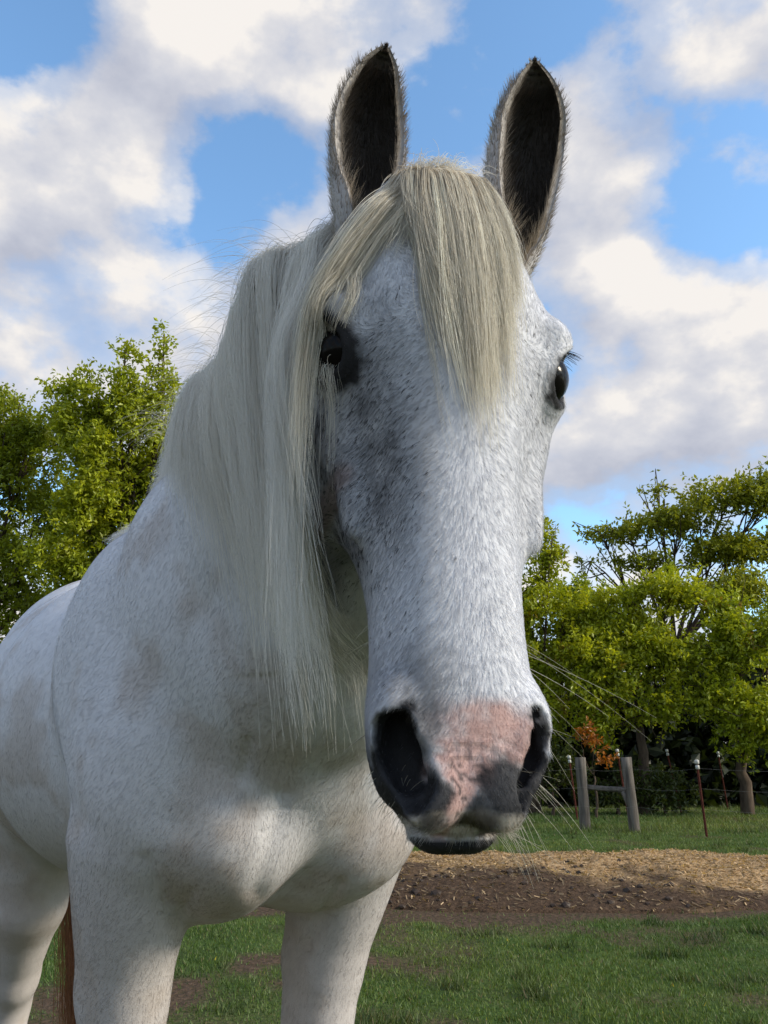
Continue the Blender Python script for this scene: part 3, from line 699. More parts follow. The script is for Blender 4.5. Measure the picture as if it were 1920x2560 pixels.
# ---- fringe and lining of the ears
def ear_hair():
    PP, CC, RR = [], [], []
    for s in (-1, 1):
        V, Q, inn, et, eu, (cc, sd, fo, w, tt) = EARM[s]
        n = 20000; idx = rng.integers(0, len(V), n); idx = idx[(et[idx] > .04)]
        pick = rng.random(len(idx)) < np.where(inn[idx] > .5, .9, .6); idx = idx[pick]
        p = V[idx] + rng.normal(0, .0009, (len(idx), 3)); ti = np.clip((et[idx] ** (1 / .9) * 45).astype(int), 0, 45)
        up = np.gradient(cc, axis=0); up /= np.linalg.norm(up, axis=1, keepdims=True)
        u = eu[idx]; ins = inn[idx] > .5; edge = np.abs(u) > .80
        out = V[idx] - cc[ti]; out /= np.linalg.norm(out, axis=1, keepdims=True) + 1e-9
        d = np.where(ins[:, None], up[ti] * .7 - out * .55 + fo[ti] * .35, up[ti] * .9 + out * .55)
        d = np.where(edge[:, None], up[ti] * .75 + out * .35 + fo[ti] * .25 - sd[ti] * (np.sign(u) * .35)[:, None] * ins[:, None], d) + rng.normal(0, .18, (len(idx), 3))
        d /= np.linalg.norm(d, axis=1, keepdims=True)
        L = np.where(ins, .014, .010) * rng.uniform(.5, 1.4, len(idx)) * np.where(et[idx] > .9, .25, 1) * np.where(ins & (et[idx] < .3), 1.5, 1)
        out2 = d * L[:, None]
        PP.append(np.stack([p, p + out2 * .5 + up[ti] * (L * .04)[:, None], p + out2 + up[ti] * (L * .15)[:, None]], 1))
        c = np.where(ins[:, None], np.array([.060, .047, .038])[None], np.array([.46, .42, .36])[None])
        rimc = np.array([.22, .18, .14])[None]; c = np.where((edge & ins)[:, None], rimc, c)
        c = np.where((ins & (et[idx] < .26))[:, None], np.array([.34, .27, .19])[None], c)
        c = np.where((edge & ~ins)[:, None], np.array([.24, .20, .16])[None], c)
        dk = (rng.random(len(idx)) < .18); c = np.where(dk[:, None], c * .35, c * rng.uniform(.75, 1.2, len(idx))[:, None])
        CC.append(c); RR.append(rng.uniform(.00016, .0003, len(idx)))
    hair_object('ear_hair', np.concatenate(PP), np.concatenate(RR), np.concatenate(CC), M_FUR, horse, .2)
ear_hair()

# ---- whiskers and lashes
def whiskers():
    K = 9; t = np.linspace(0, 1, K)[None, :, None]; n = 190
    ang = rng.uniform(-2.4, 2.4, n); side = np.where(rng.random(n) < .68, 1, -1)
    lx = side * rng.uniform(.012, .062, n); lz = rng.uniform(.030, .075, n); ly = rng.uniform(.05, .11, n)
    up = rng.random(n) < .12; lz = np.where(up, rng.uniform(.09, .20, n), lz); ly = np.where(up, rng.uniform(.06, .12, n), ly); lx = np.where(up, side * .066, lx)
    p = OH + lx[:, None] * HX + ly[:, None] * HY + lz[:, None] * HZ
    for _ in range(6):
        v, g = sdf_at(p); p = p - g * (v * .8)[:, None]
    v, g = sdf_at(p)
    L = np.where(up, rng.uniform(.04, .09, n), rng.uniform(.015, .045, n)) * np.where(side > 0, 1, .35) * np.where(rng.random(n) < .15, 1.7, 1)
    d = g + (side * .45)[:, None] * HX + np.array([0, 0, -.7]) + rng.normal(0, .25, (n, 3)); d /= np.linalg.norm(d, axis=1, keepdims=True)
    sag = np.array([0, 0, -1.0]) * rng.uniform(.1, .7, n)[:, None]
    pos = p[:, None, :] + (d[:, None, :] * t + sag[:, None, :] * t ** 2 * .6) * L[:, None, None]
    dk = rng.random(n) < .14
    col = np.where(dk[:, None], np.array([.10, .09, .08])[None], np.array([.55, .52, .42])[None])
    hair_object('whiskers', pos, rng.uniform(.00014, .00026, n), col, M_HAIR, horse, .3)
    # lashes
    PP = []
    for s in (-1, 1):
        m = 70; a = rng.uniform(-.9, 1.0, m)
        p = OH + (s * (.114 + .004 * np.cos(a)))[:, None] * HX + (.052 + .024 * np.sin(a) + .004)[:, None] * HY + (.452 + .016 * np.cos(a))[:, None] * HZ
        d = np.array(HX)[None, :] * s + np.array([0, 0, -.15]) + HY[None, :] * (np.sin(a) * .5)[:, None] + rng.normal(0, .12, (m, 3)); d /= np.linalg.norm(d, axis=1, keepdims=True)
        L = rng.uniform(.010, .022, m)
        PP.append(p[:, None, :] + (d[:, None, :] * t + np.array([0, 0, -.35]) * t ** 2) * L[:, None, None])
    PP = np.concatenate(PP); hair_object('eyelashes', PP, np.full(len(PP), .00028), np.tile(np.array([.03, .028, .028]), (len(PP), 1)), M_HAIR, horse, .3)
whiskers()

# ---- tail: hangs behind the hind legs, stained reddish brown
def tail():
    K = 20; t = np.linspace(0, 1, K)[None, :, None]; n = 2600
    a = B(.08, 1.46, 1.42) + rng.normal(0, .018, (n, 3)); e = B(.30, 1.46, .30)[None, :] + rng.normal(0, 1, (n, 3)) * np.array([.055, .055, .06])
    mid = B(.14, 1.60, 1.1)[None, :] + rng.normal(0, .03, (n, 3))
    pos = a[:, None] * (1 - t) ** 2 + 2 * mid[:, None] * t * (1 - t) + e[:, None] * t ** 2
    pos = pos + rng.normal(0, .012, (n, 1, 3)) * np.sin(t * 5 + rng.uniform(0, 6, (n, 1, 1)))
    c = np.array([.62, .56, .46]) * (1 - sstep(.1, .6, t)) + np.array([.30, .13, .055]) * sstep(.1, .6, t)
    col = c * rng.uniform(.6, 1.2, (n, 1, 1)) * np.ones((n, K, 1))
    hair_object('tail', pos, rng.uniform(.0006, .0010, n), col, M_HAIR, horse, .4)
tail()
# ------------------------------------------------------------------ ground
def pile_height(x, y):
    """low pile of straw and soil on the paddock"""
    cx, cy = 2.1, 9.25
    q = np.stack([x, y, np.zeros_like(x)], -1).reshape(-1, 3); sh = x.shape
    wob = (vnoise(q, 1.1, 2.7) - .5).reshape(sh) * .5
    rx = np.abs(x - cx) / 3.9; ry = np.abs(y - cy + .12 * np.sin(x * .8)) / 1.75
    base = np.clip(1 - (rx ** 3.2 + ry ** 1.9) + wob * .55, 0, 1)
    h = .27 * base ** .8 + base * ((vnoise(q, .33, 4.4) - .5) * .14 + (vnoise(q, .11, 1.4) - .5) * .06).reshape(sh)
    return h, base
def ground_z(x, y):
    q = np.stack([x, y, np.zeros_like(x)], -1).reshape(-1, 3)
    r = np.hypot(x, y); f = sstep(60, 20, r)
    return ((vnoise(q, 1.3, .5) - .5) * .05 + (vnoise(q, .4, 3.5) - .5) * .025).reshape(x.shape) * f * sstep(.3, 1.0, np.hypot(x - MB[0] + .4, y - MB[1] - .5) / 2.2)
def dirt_mask(x, y):
    q = np.stack([x, y, np.zeros_like(x)], -1).reshape(-1, 3); sh = x.shape
    n = vnoise(q, .9, 7.7).reshape(sh) * .6 + vnoise(q, .28, 2.9).reshape(sh) * .4
    _, b = pile_height(x, y)
    apron = np.clip(1 - (np.abs(x - 1.6) / 5.2) ** 3 - (np.abs(y - 8.8) / 2.0) ** 2.2, 0, 1)
    near = sstep(6.8, 4.0, y) * sstep(1.6, -.5, x) * .75
    return np.clip(sstep(.18, .42, apron + (n - .5) * .5) + near * sstep(.35, .6, n) + sstep(.56, .70, n) * .70, 0, 1)
def build_ground():
    na = 260; rr = [0.0]; st = .10
    while rr[-1] < 900: rr.append(rr[-1] + st); st = st * (1.012 if rr[-1] < 14 else 1.10)
    rr = np.array(rr[1:]); an = np.linspace(0, 2 * np.pi, na, endpoint=False)
    an = an + .62 * np.sin(2 * (an)) * 0            # even spacing
    a = np.linspace(-1, 1, na, endpoint=False); a = np.pi / 2 + np.pi * np.sign(a) * np.abs(a) ** 1.7     # finer towards +Y
    X = rr[:, None] * np.cos(a)[None, :]; Y = rr[:, None] * np.sin(a)[None, :]
    Zg = ground_z(X, Y)
    V = np.concatenate([[[0, 0, 0]], np.stack([X, Y, Zg], -1).reshape(-1, 3)])
    ix = 1 + np.arange(len(rr) * na).reshape(len(rr), na); nx = np.roll(ix, -1, 1)
    Q = np.stack([ix[:-1], ix[1:], nx[1:], nx[:-1]], -1).reshape(-1, 4)
    T = np.stack([np.zeros(na, int), ix[0], nx[0]], 1)
    d = np.concatenate([[0], dirt_mask(X, Y).ravel()])
    m, n, l, b = new_mat('paddock_turf'); b.inputs['Roughness'].default_value = .95; b.inputs['Specular IOR Level'].default_value = .1
    g = N(n, 'ShaderNodeNewGeometry')
    n1 = N(n, 'ShaderNodeTexNoise', inp={'Scale': 2.2, 'Detail': 6}); l.new(g.outputs['Position'], n1.inputs['Vector'])
    n2 = N(n, 'ShaderNodeTexNoise', inp={'Scale': 28, 'Detail': 5}); l.new(g.outputs['Position'], n2.inputs['Vector'])
    grass = ramp(n, l, n1.outputs[0], [(.3, (.030, .052, .012)), (.5, (.046, .084, .018)), (.7, (.075, .105, .028))])
    soil = ramp(n, l, n2.outputs[0], [(.3, (.042, .028, .018)), (.55, (.080, .053, .035)), (.8, (.13, .09, .06))])
    dm = attr(n, 'dirt')
    f = math_node(n, l, 'ADD', dm.outputs['Fac'], math_node(n, l, 'MULTIPLY_ADD', n2.outputs[0], .7, -.35), clamp=True)
    l.new(mix_col(n, l, f, grass, soil), b.inputs['Base Color'])
    bp = N(n, 'ShaderNodeBump', inp={'Strength': .8, 'Distance': .03}); l.new(n2.outputs[0], bp.inputs['Height']); l.new(bp.outputs[0], b.inputs['Normal'])
    o = np_mesh('ground', V, [T, Q], m, None, True, {'dirt': d}); tag(o, 'grassy paddock ground with bare brown patches', 'ground', kind='structure')
build_ground()

def leaf_material(name, transl=.40, rough=.45):
    m, n, l, b = new_mat(name); n.remove(b); a = attr(n, 'col'); out = n['Material Output']
    d = N(n, 'ShaderNodeBsdfDiffuse'); t = N(n, 'ShaderNodeBsdfTranslucent'); g = N(n, 'ShaderNodeBsdfGlossy', inp={'Roughness': rough})
    l.new(a.outputs['Vector'], d.inputs[0]); l.new(mix_col(n, l, 1.0, a.outputs['Vector'], (1.25, 1.15, .55), 'MULTIPLY'), t.inputs[0])
    mx = N(n, 'ShaderNodeMixShader', inp={0: transl}); l.new(d.outputs[0], mx.inputs[1]); l.new(t.outputs[0], mx.inputs[2])
    m2 = N(n, 'ShaderNodeMixShader', inp={0: .035}); l.new(mx.outputs[0], m2.inputs[1]); l.new(g.outputs[0], m2.inputs[2])
    l.new(m2.outputs[0], out.inputs['Surface']); return m
M_LEAF = leaf_material('tree_leaf'); M_GRASS = leaf_material('grass_blade', .3, .6)

def build_grass():
    n = 420000
    yv = 3.2 * (29.0 / 3.2) ** (rng.random(n) ** .85); xv = (rng.random(n) * 2 - 1) * (yv * .58 + .9)
    keep = rng.random(n) > dirt_mask(xv, yv) * .93
    _, pb = pile_height(xv, yv); keep &= (pb < .08) | (rng.random(n) < .01)
    xv, yv = xv[keep], yv[keep]; n = len(xv); zv = ground_z(xv, yv)
    q = np.stack([xv, yv, zv], 1); patch = vnoise(q, .55, 6.1); patch2 = vnoise(q, 2.2, 1.9); tuft = sstep(.70, .86, vnoise(q, .22, 8.3))
    hgt = (.011 + .017 * patch + .042 * tuft) * rng.uniform(.5, 1.3, n) * (1 + .03 * yv) * np.where(yv > 14.5, 1 + sstep(14.5, 17, yv) * .8, 1)
    w = rng.uniform(.0016, .0032, n) * (1 + .10 * yv); an = rng.uniform(0, 6.28, n); lean = rng.normal(0, .5, (n, 2)) * hgt[:, None]
    dx, dy = np.cos(an) * w, np.sin(an) * w
    V = np.stack([np.stack([xv - dx, yv - dy, zv - .004], 1), np.stack([xv + dx, yv + dy, zv - .004], 1), np.stack([xv + lean[:, 0], yv + lean[:, 1], zv + hgt], 1)], 1).reshape(-1, 3)
    base = np.array([.066, .120, .020]); yel = np.array([.16, .20, .036]); dry = np.array([.16, .13, .06])
    k = np.clip(patch2 * 1.5 - .45 + rng.normal(0, .2, n), 0, 1)[:, None]; c = (base * (1 - k) + yel * k) * rng.uniform(.65, 1.3, (n, 1))
    c = np.where((tuft > .4)[:, None], c * .62, c); c = np.where((rng.random(n) < .05)[:, None], dry, c)
    fl = rng.random(n) < .0006; c = np.where(fl[:, None], np.array([.55, .45, .03]), c)
    o = np_mesh('grass', V, np.arange(3 * n).reshape(n, 3), M_GRASS, None, False, {'col': np.repeat(c, 3, 0)})
    tag(o, 'short green pasture grass covering the paddock', 'grass', kind='stuff')
build_grass()

# ------------------------------------------------------------------ pile of straw, wood chips and soil
def build_pile():
    gx = np.arange(-2.4, 6.6, .05); gy = np.arange(7.0, 11.6, .05); X, Y = np.meshgrid(gx, gy, indexing='ij')
    h, b = pile_height(X, Y); Z = np.where(b > .002, ground_z(X, Y) + h, -.06)
    V = np.stack([X, Y, Z], -1).reshape(-1, 3); ix = np.arange(X.size).reshape(X.shape)
    Q = np.stack([ix[:-1, :-1], ix[1:, :-1], ix[1:, 1:], ix[:-1, 1:]], -1).reshape(-1, 4)
    keep = (b.ravel()[Q] > .002).any(1); Q = Q[keep]
    used, inv = np.unique(Q, return_inverse=True); V = V[used]; Q = inv.reshape(Q.shape)
    def straw_mask(x, y):
        q = np.stack([x, y, np.zeros_like(x)], 1); n = vnoise(q, .7, 3.3) * .6 + vnoise(q, .2, 5.1) * .4
        return np.clip(sstep(8.15, 8.95, y + (n - .5) * 2.2 + sstep(1.2, 3.6, x) * .75) , 0, 1)
    sm = straw_mask(V[:, 0], V[:, 1])
    m, n, l, bs = new_mat('straw_and_soil'); bs.inputs['Roughness'].default_value = .95; bs.inputs['Specular IOR Level'].default_value = .1
    g = N(n, 'ShaderNodeNewGeometry'); n2 = N(n, 'ShaderNodeTexNoise', inp={'Scale': 22, 'Detail': 6, 'Roughness': .7}); l.new(g.outputs['Position'], n2.inputs['Vector'])
    soil = ramp(n, l, n2.outputs[0], [(.3, (.034, .022, .015)), (.55, (.090, .058, .038)), (.8, (.17, .11, .07))])
    straw = ramp(n, l, n2.outputs[0], [(.25, (.20, .12, .065)), (.5, (.42, .28, .15)), (.75, (.58, .42, .25))])
    a = attr(n, 'straw'); l.new(mix_col(n, l, a.outputs['Fac'], soil, straw), bs.inputs['Base Color'])
    bp = N(n, 'ShaderNodeBump', inp={'Strength': 1.0, 'Distance': .04}); l.new(n2.outputs[0], bp.inputs['Height']); l.new(bp.outputs[0], bs.inputs['Normal'])
    root = empty('straw_pile', (2.1, 9.25, 0)); tag(root, 'low pile of tan straw and wood chips over dark soil on the grass', 'straw pile')
    np_mesh('soil', V, Q, m, root, True, {'straw': sm})
    # chips and stalks
    k = 52000; x = rng.uniform(-2.2, 6.4, k); y = rng.uniform(7.2, 11.3, k); h, b = pile_height(x, y); keep = (b > .02) & (rng.random(k) < .25 + .75 * straw_mask(x, y)); x, y, h = x[keep], y[keep], h[keep]; k = len(x)
    z = ground_z(x, y) + h; an = rng.uniform(0, 6.28, k); L = rng.uniform(.010, .036, k); w = rng.uniform(.002, .006, k); tl = rng.normal(0, .35, k)
    d = np.stack([np.cos(an) * np.cos(tl), np.sin(an) * np.cos(tl), np.sin(tl)], 1) * L[:, None]; s = np.stack([-np.sin(an), np.cos(an), rng.normal(0, .5, k)], 1) * w[:, None]; c = np.stack([x, y, z + .008], 1)
    VV = np.stack([c - d - s, c + d - s, c + d + s, c - d + s], 1).reshape(-1, 3)
    col = np.array([.52, .37, .21]) * rng.uniform(.35, 1.15, (k, 1)) * np.array([1, 1, 1]); dk = rng.random(k) > straw_mask(x, y) + .1; col[dk] *= .5
    o = np_mesh('straw', VV, np.arange(4 * k).reshape(k, 4), M_GRASS, root, False, {'col': np.repeat(col, 4, 0)}); o['kind'] = 'stuff'
    # clods of dark soil along the front
    k = 240; x = rng.uniform(-1.8, 2.6, k); y = 8.1 + rng.normal(0, .38, k) + .1 * np.sin(x * 2); h, b = pile_height(x, y); keep = (b > .01) & (vnoise(np.stack([x, y, y * 0], 1), .9, .3) > .38); x, y, h = x[keep], y[keep], h[keep]; k = len(x)
    ico = np.array([[0, 0, 1], [.89, 0, .45], [.28, .85, .45], [-.72, .53, .45], [-.72, -.53, .45], [.28, -.85, .45], [.72, .53, -.45], [-.28, .85, -.45], [-.89, 0, -.45], [-.28, -.85, -.45], [.72, -.53, -.45], [0, 0, -1]])
    fc = np.array([[0, 1, 2], [0, 2, 3], [0, 3, 4], [0, 4, 5], [0, 5, 1], [1, 6, 2], [2, 7, 3], [3, 8, 4], [4, 9, 5], [5, 10, 1], [6, 7, 2], [7, 8, 3], [8, 9, 4], [9, 10, 5], [10, 6, 1], [11, 7, 6], [11, 8, 7], [11, 9, 8], [11, 10, 9], [11, 6, 10]])
    r = rng.uniform(.008, .026, k) * rng.choice([1, 1, 1.5], k); VV = (ico[None] * (1 + rng.normal(0, .22, (k, 12, 1)))) * r[:, None, None] * np.array([1.2, 1, .7]) + np.stack([x, y, ground_z(x, y) + h + r * .2], 1)[:, None]
    FF = (fc[None] + 12 * np.arange(k)[:, None, None]).reshape(-1, 3); cc = np.array([.050, .032, .022]) * rng.uniform(.5, 1.7, (k, 1))
    o = np_mesh('clods', VV.reshape(-1, 3), FF, M_GRASS, root, False, {'col': np.repeat(cc, 12, 0)}); o['kind'] = 'stuff'
build_pile()

# ------------------------------------------------------------------ tubes for trunks, posts, wires
def tube(path, rad, sides=7, cap=True):
    path = np.asarray(path, float); rad = np.broadcast_to(np.asarray(rad, float), (len(path),)); k = len(path)
    tan = np.gradient(path, axis=0); tan /= np.linalg.norm(tan, axis=1, keepdims=True) + 1e-9
    ref = np.where(np.abs(tan[:, 2:3]) > .9, np.array([[1.0, 0, 0]]), np.array([[0, 0, 1.0]])); u = np.cross(tan, ref); u /= np.linalg.norm(u, axis=1, keepdims=True); v = np.cross(tan, u)
    if k > 1 and (np.abs(tan[:, 2]) > .9).any(): u[:] = np.cross(tan, [[1.0, .05, 0]]); u /= np.linalg.norm(u, axis=1, keepdims=True); v = np.cross(tan, u)
    a = np.linspace(0, 2 * np.pi, sides, endpoint=False)
    V = path[:, None] + rad[:, None, None] * (np.cos(a)[None, :, None] * u[:, None] + np.sin(a)[None, :, None] * v[:, None])
    ix = np.arange(k * sides).reshape(k, sides); nx = np.roll(ix, -1, 1)
    Q = np.stack([ix[:-1], nx[:-1], nx[1:], ix[1:]], -1).reshape(-1, 4); V = V.reshape(-1, 3)
    T = np.zeros((0, 3), int)
    if cap:
        V = np.concatenate([V, path[:1], path[-1:]]); c0, c1 = k * sides, k * sides + 1
        T = np.concatenate([np.stack([np.full(sides, c0), nx[0], ix[0]], 1), np.stack([np.full(sides, c1), ix[-1], nx[-1]], 1)])
    return V, Q, T
def join(tubes):
    VV, QQ, TT, o = [], [], [], 0
    for V, Q, T in tubes: VV.append(V); QQ.append(Q + o); TT.append(T + o); o += len(V)
    return np.concatenate(VV), [np.concatenate(QQ), np.concatenate(TT)]
def simple_noise_mat(name, c0, c1, scale, stretch=(1, 1, 1), rough=.9, bump=.4, dist=.01):
    m, n, l, b = new_mat(name); g = N(n, 'ShaderNodeNewGeometry'); mp = N(n, 'ShaderNodeMapping'); mp.inputs['Scale'].default_value = stretch
    l.new(g.outputs['Position'], mp.inputs[0]); nz = N(n, 'ShaderNodeTexNoise', inp={'Scale': scale, 'Detail': 5}); l.new(mp.outputs[0], nz.inputs['Vector'])
    l.new(ramp(n, l, nz.outputs[0], [(.3, c0), (.7, c1)]), b.inputs['Base Color']); b.inputs['Roughness'].default_value = rough; b.inputs['Specular IOR Level'].default_value = .2
    bp = N(n, 'ShaderNodeBump', inp={'Strength': bump, 'Distance': dist}); l.new(nz.outputs[0], bp.inputs['Height']); l.new(bp.outputs[0], b.inputs['Normal']); return m
M_BARK = simple_noise_mat('bark', (.045, .032, .024), (.13, .095, .07), 9, (1, 1, .25))
M_WOOD = simple_noise_mat('weathered_post', (.055, .048, .042), (.17, .15, .13), 16, (1, 1, .12), bump=.6)
M_RUST = simple_noise_mat('red_brown_steel', (.07, .022, .016), (.15, .045, .030), 20)
M_CAP = simple_noise_mat('white_plastic', (.36, .36, .33), (.50, .50, .46), 30, rough=.5, bump=.05)
M_WIRE = simple_noise_mat('dull_wire', (.16, .15, .14), (.26, .25, .24), 30, rough=.5)

def on_ground(px, py_or_dist):
    """ground point in the direction of photo column px at distance dist (world Y)"""
    y = py_or_dist; s = y * math.cos(PITCH) - 1.15 * math.sin(PITCH); return np.array([(px - 960) / FPX * s, y, 0.0])

# ---- wooden brace of the fence: two posts, a rail and a diagonal
def post_mesh(base, top, r):
    k = 9; t = np.linspace(0, 1, k)[:, None]; path = base * (1 - t) + top * t + np.stack([.012 * np.sin(t[:, 0] * 5), .01 * np.cos(t[:, 0] * 4), 0 * t[:, 0]], 1)
    V, Q, T = tube(path, r * (1 + .05 * np.sin(t[:, 0] * 7)), 12); V = V + (vnoise(V, .06, 1.2) - .5)[:, None] * .018; return V, [Q, T]
pa = on_ground(1462, 16.9); pb = on_ground(1586, 16.7)
br = empty('fence_brace', tuple(pa)); tag(br, 'weathered wooden H brace of two round posts joined by a rail', 'fence')
for p, lean, hh in ((pa, .02, 1.36), (pb, -.03, 1.36)):
    V, Fx = post_mesh(p + np.array([0, 0, -.3]), p + np.array([lean, 0, hh]), .105); np_mesh('post', V, Fx, M_WOOD, br, True)
V, Fx = join([tube(np.stack([pa + [.05, 0, .80], (pa + pb) / 2 + [0, .01, .765], pb + [-.04, 0, .75]]), [.055, .05, .055], 9)]); np_mesh('rail', V, Fx, M_WOOD, br, True)
V, Fx = join([tube(np.stack([pb + [-.17, 0, .72], pb + [-.10, -.01, .55], pb + [-.03, -.02, .34]]), [.04, .045, .05], 8)]); np_mesh('diagonal_prop', V, Fx, M_WOOD, br, True)

# ---- steel fence posts with white caps
def t_post(base, top, label):
    r = empty('steel_fence_post', tuple(base)); tag(r, label, 'fence post', 'steel posts along the wire fence')
    d = (top - base); d /= np.linalg.norm(d); side = np.array([1.0, 0, 0]); fr = np.cross(side, d)
    sec = [(-.022, 0), (-.022, -.006), (.022, -.006), (.022, 0), (.005, 0), (.005, .03), (-.005, .03), (-.005, 0)]
    V = np.array([b + side * x + fr * y for b in (base - d * .25, top) for x, y in sec]); n = len(sec)
    Q = np.array([[i, (i + 1) % n, n + (i + 1) % n, n + i] for i in range(n)]); np_mesh('shaft', V, [Q, np.array([[n, n + 3, n + 2], [n, n + 2, n + 1], [n + 4, n + 7, n + 6], [n + 4, n + 6, n + 5]])], M_RUST, r)
    for hgt, w_ in ((-.02, .04), (-.11, .036)):
        V, Q, T = tube(np.stack([top + d * (hgt - .035), top + d * (hgt - .03), top + d * (hgt + .03), top + d * (hgt + .045)]), [w_ * .7, w_, w_, w_ * .5], 10); np_mesh('cap' if hgt > -.05 else 'insulator', V, [Q, T], M_CAP, r, True)
for px, dist, lx_, hh, lab in ((1767, 15.4, -.03, 1.28, 'red steel post with a white cap standing upright in open grass right of the brace'),
                               (1704, 22.5, -.22, 1.62, 'leaning red steel post with a white cap at the edge of the dark wood'),
                               (1572, 20.5, -.14, 1.58, 'red steel post with a white cap just behind the right post of the brace'),
                               (1444, 20.0, -.10, 1.42, 'red steel post with a white cap just behind the left post of the brace'),
                               (1820, 25.5, -.10, 1.62, 'dim steel post deep in the shade of the wood')):
    b = on_ground(px, dist); t_post(b, b + np.array([lx_, 0, hh]), lab)
w = empty('fence_wires', tuple(pb)); tag(w, 'thin slack wires strung from the brace past the steel posts', 'fence wire')
q1 = on_ground(1767, 15.4); q2 = on_ground(2150, 14.4); q0 = on_ground(1250, 17.4)
for hh in (.45, .80, 1.15):
    pts_ = [q0 + [0, -.1, hh], pa + [0, -.12, hh], pb + [0, -.12, hh], q1 + [0, -.02, hh], q2 + [0, 0, hh]]
    path = np.concatenate([np.array(a)[None] * (1 - np.linspace(0, 1, 8, endpoint=False))[:, None] + np.array(b)[None] * np.linspace(0, 1, 8, endpoint=False)[:, None] - np.array([0, 0, .05])[None] * np.sin(np.pi * np.linspace(0, 1, 8, endpoint=False))[:, None] for a, b in zip(pts_[:-1], pts_[1:])])
    V, Q, T = tube(path, .0013, 4); np_mesh('wire', V, [Q, T], M_WIRE, w)

# ------------------------------------------------------------------ trees
def leaves_mesh(c, d, size, nrm_rand=1.0, aspect=.5):
    """rhombic folded leaves at c pointing along d"""
    n = len(c); s = np.cross(d, rng.normal(0, 1, (n, 3)) * nrm_rand + np.array([0, 0, 1.0])); s /= np.linalg.norm(s, axis=1, keepdims=True) + 1e-9
    nn = np.cross(s, d); L = size[:, None]
    V = np.stack([c, c + d * L * .5 + s * L * aspect * .5 + nn * L * .10, c + d * L - nn * L * .08, c + d * L * .5 - s * L * aspect * .5 + nn * L * .10], 1).reshape(-1, 3)
    i = 4 * np.arange(n)[:, None]; return V, np.concatenate([i + [0, 1, 2], i + [0, 2, 3]], 1).reshape(-1, 3)
def tree(name, label, cat, base, lobes, leaf, per_m3, cols, group=None, trunk_r=.14, twig=.55, per_twig=15, droop=.1, seed=0, forks=None):
    """lobes: (centre, (rx,ry,rz), weight)"""
    root = empty(name, tuple(base)); tag(root, label, cat, group)
    top = np.mean([l[0] for l in lobes], 0); tubes = []
    k = 8; t = np.linspace(0, 1, k)[:, None]; fork = base * .45 + top * .55; fork[:2] = base[:2] * .75 + top[:2] * .25
    tr = base * (1 - t) + fork * t + rng.normal(0, .05, (k, 3)) * np.sin(np.pi * t); tr[0] = base - [0, 0, .2]; tubes.append(tube(tr, np.linspace(trunk_r * 1.25, trunk_r * .7, k), 9))
    LC, LD, LB = [], [], []
    for (c, r, wgt) in lobes:
        c = np.asarray(c, float); r = np.asarray(r, float); k = 9; t = np.linspace(0, 1, k)[:, None]
        mid = (fork + c) / 2 + rng.normal(0, .25, 3); mid[2] = fork[2] * .6 + c[2] * .4
        limb = fork * (1 - t) ** 2 + 2 * mid * t * (1 - t) + c * t ** 2 + rng.normal(0, .03, (k, 3)) * t; tubes.append(tube(limb, np.linspace(trunk_r * .42, trunk_r * .08, k), 6))
        nt = max(int(per_m3 * 2.9 * np.prod(r) * 4.19 * wgt / per_twig), 8)
        nc = int(np.clip(9 + 9 * np.prod(r) ** .5, 8, 22)); cu = rng.normal(0, 1, (nc, 3)); cu /= np.linalg.norm(cu, axis=1, keepdims=True)
        cc = cu * rng.uniform(.45, 1.0, (nc, 1)); cw = rng.uniform(.5, 1.5, nc); ci = rng.choice(nc, nt, p=cw / cw.sum())       # leaf clumps with gaps between them
        u = cc[ci] + rng.normal(0, 1, (nt, 3)) * rng.uniform(.10, .26, nc)[ci][:, None]
        tip = c + u * r + rng.normal(0, .04, (nt, 3)); u = u / (np.linalg.norm(u, axis=1, keepdims=True) + 1e-6)
        out = u * .8 + np.array([0, 0, .35]) + rng.normal(0, .45, (nt, 3)); out /= np.linalg.norm(out, axis=1, keepdims=True)
        st = tip - out * twig * rng.uniform(.6, 1.2, (nt, 1))
        for j in rng.choice(nt, min(nt, 9 if np.prod(r) > .12 else 0), replace=False):                                               # visible branches
            b0 = limb[rng.integers(4, k)]; m_ = (b0 + st[j]) / 2 + rng.normal(0, .06, 3); tubes.append(tube(np.stack([b0, m_, st[j], tip[j]]), [trunk_r * .13, trunk_r * .10, trunk_r * .07, .004], 4, False))
        a = rng.random((nt, per_twig, 1)); pos = st[:, None] * (1 - a) + tip[:, None] * a - np.array([0, 0, droop]) * a ** 2 * twig
        dd = out[:, None] * .5 + rng.normal(0, .6, (nt, per_twig, 3)) + np.array([0, 0, -.15]); dd /= np.linalg.norm(dd, axis=2, keepdims=True)
        LC.append((pos + dd * leaf * .2).reshape(-1, 3)); LD.append(dd.reshape(-1, 3)); LB.append(np.repeat(np.clip(rng.random(nc)[ci] * .6 + .4 * rng.random(nt), 0, 1), per_twig))
    c = np.concatenate(LC); d = np.concatenate(LD); bb = np.concatenate(LB); n = len(c)
    V, Fc = leaves_mesh(c, d, leaf * rng.uniform(.65, 1.4, n))
    k = np.clip(bb * .75 + .25 * rng.random(n), 0, 1)[:, None]; col = (np.array(cols[0]) * (1 - k) + np.array(cols[1]) * k) * rng.uniform(.75, 1.25, (n, 1))
    if len(cols) > 2: pk = bb < .08; col[pk] = np.array(cols[2]) * rng.uniform(.7, 1.2, (pk.sum(), 1))
    TV, TF = join(tubes); np_mesh('trunk', TV, TF, M_BARK, root, True)
    np_mesh('crown', V, Fc, M_LEAF, root, False, {'col': np.repeat(col, 4, 0)})
    return n
def gp(p, dx=0, dy=0): return np.array([p[0] + dx, p[1] + dy, 0.0])
G1 = ((.21, .28, .012), (.45, .48, .026))
tot = 0
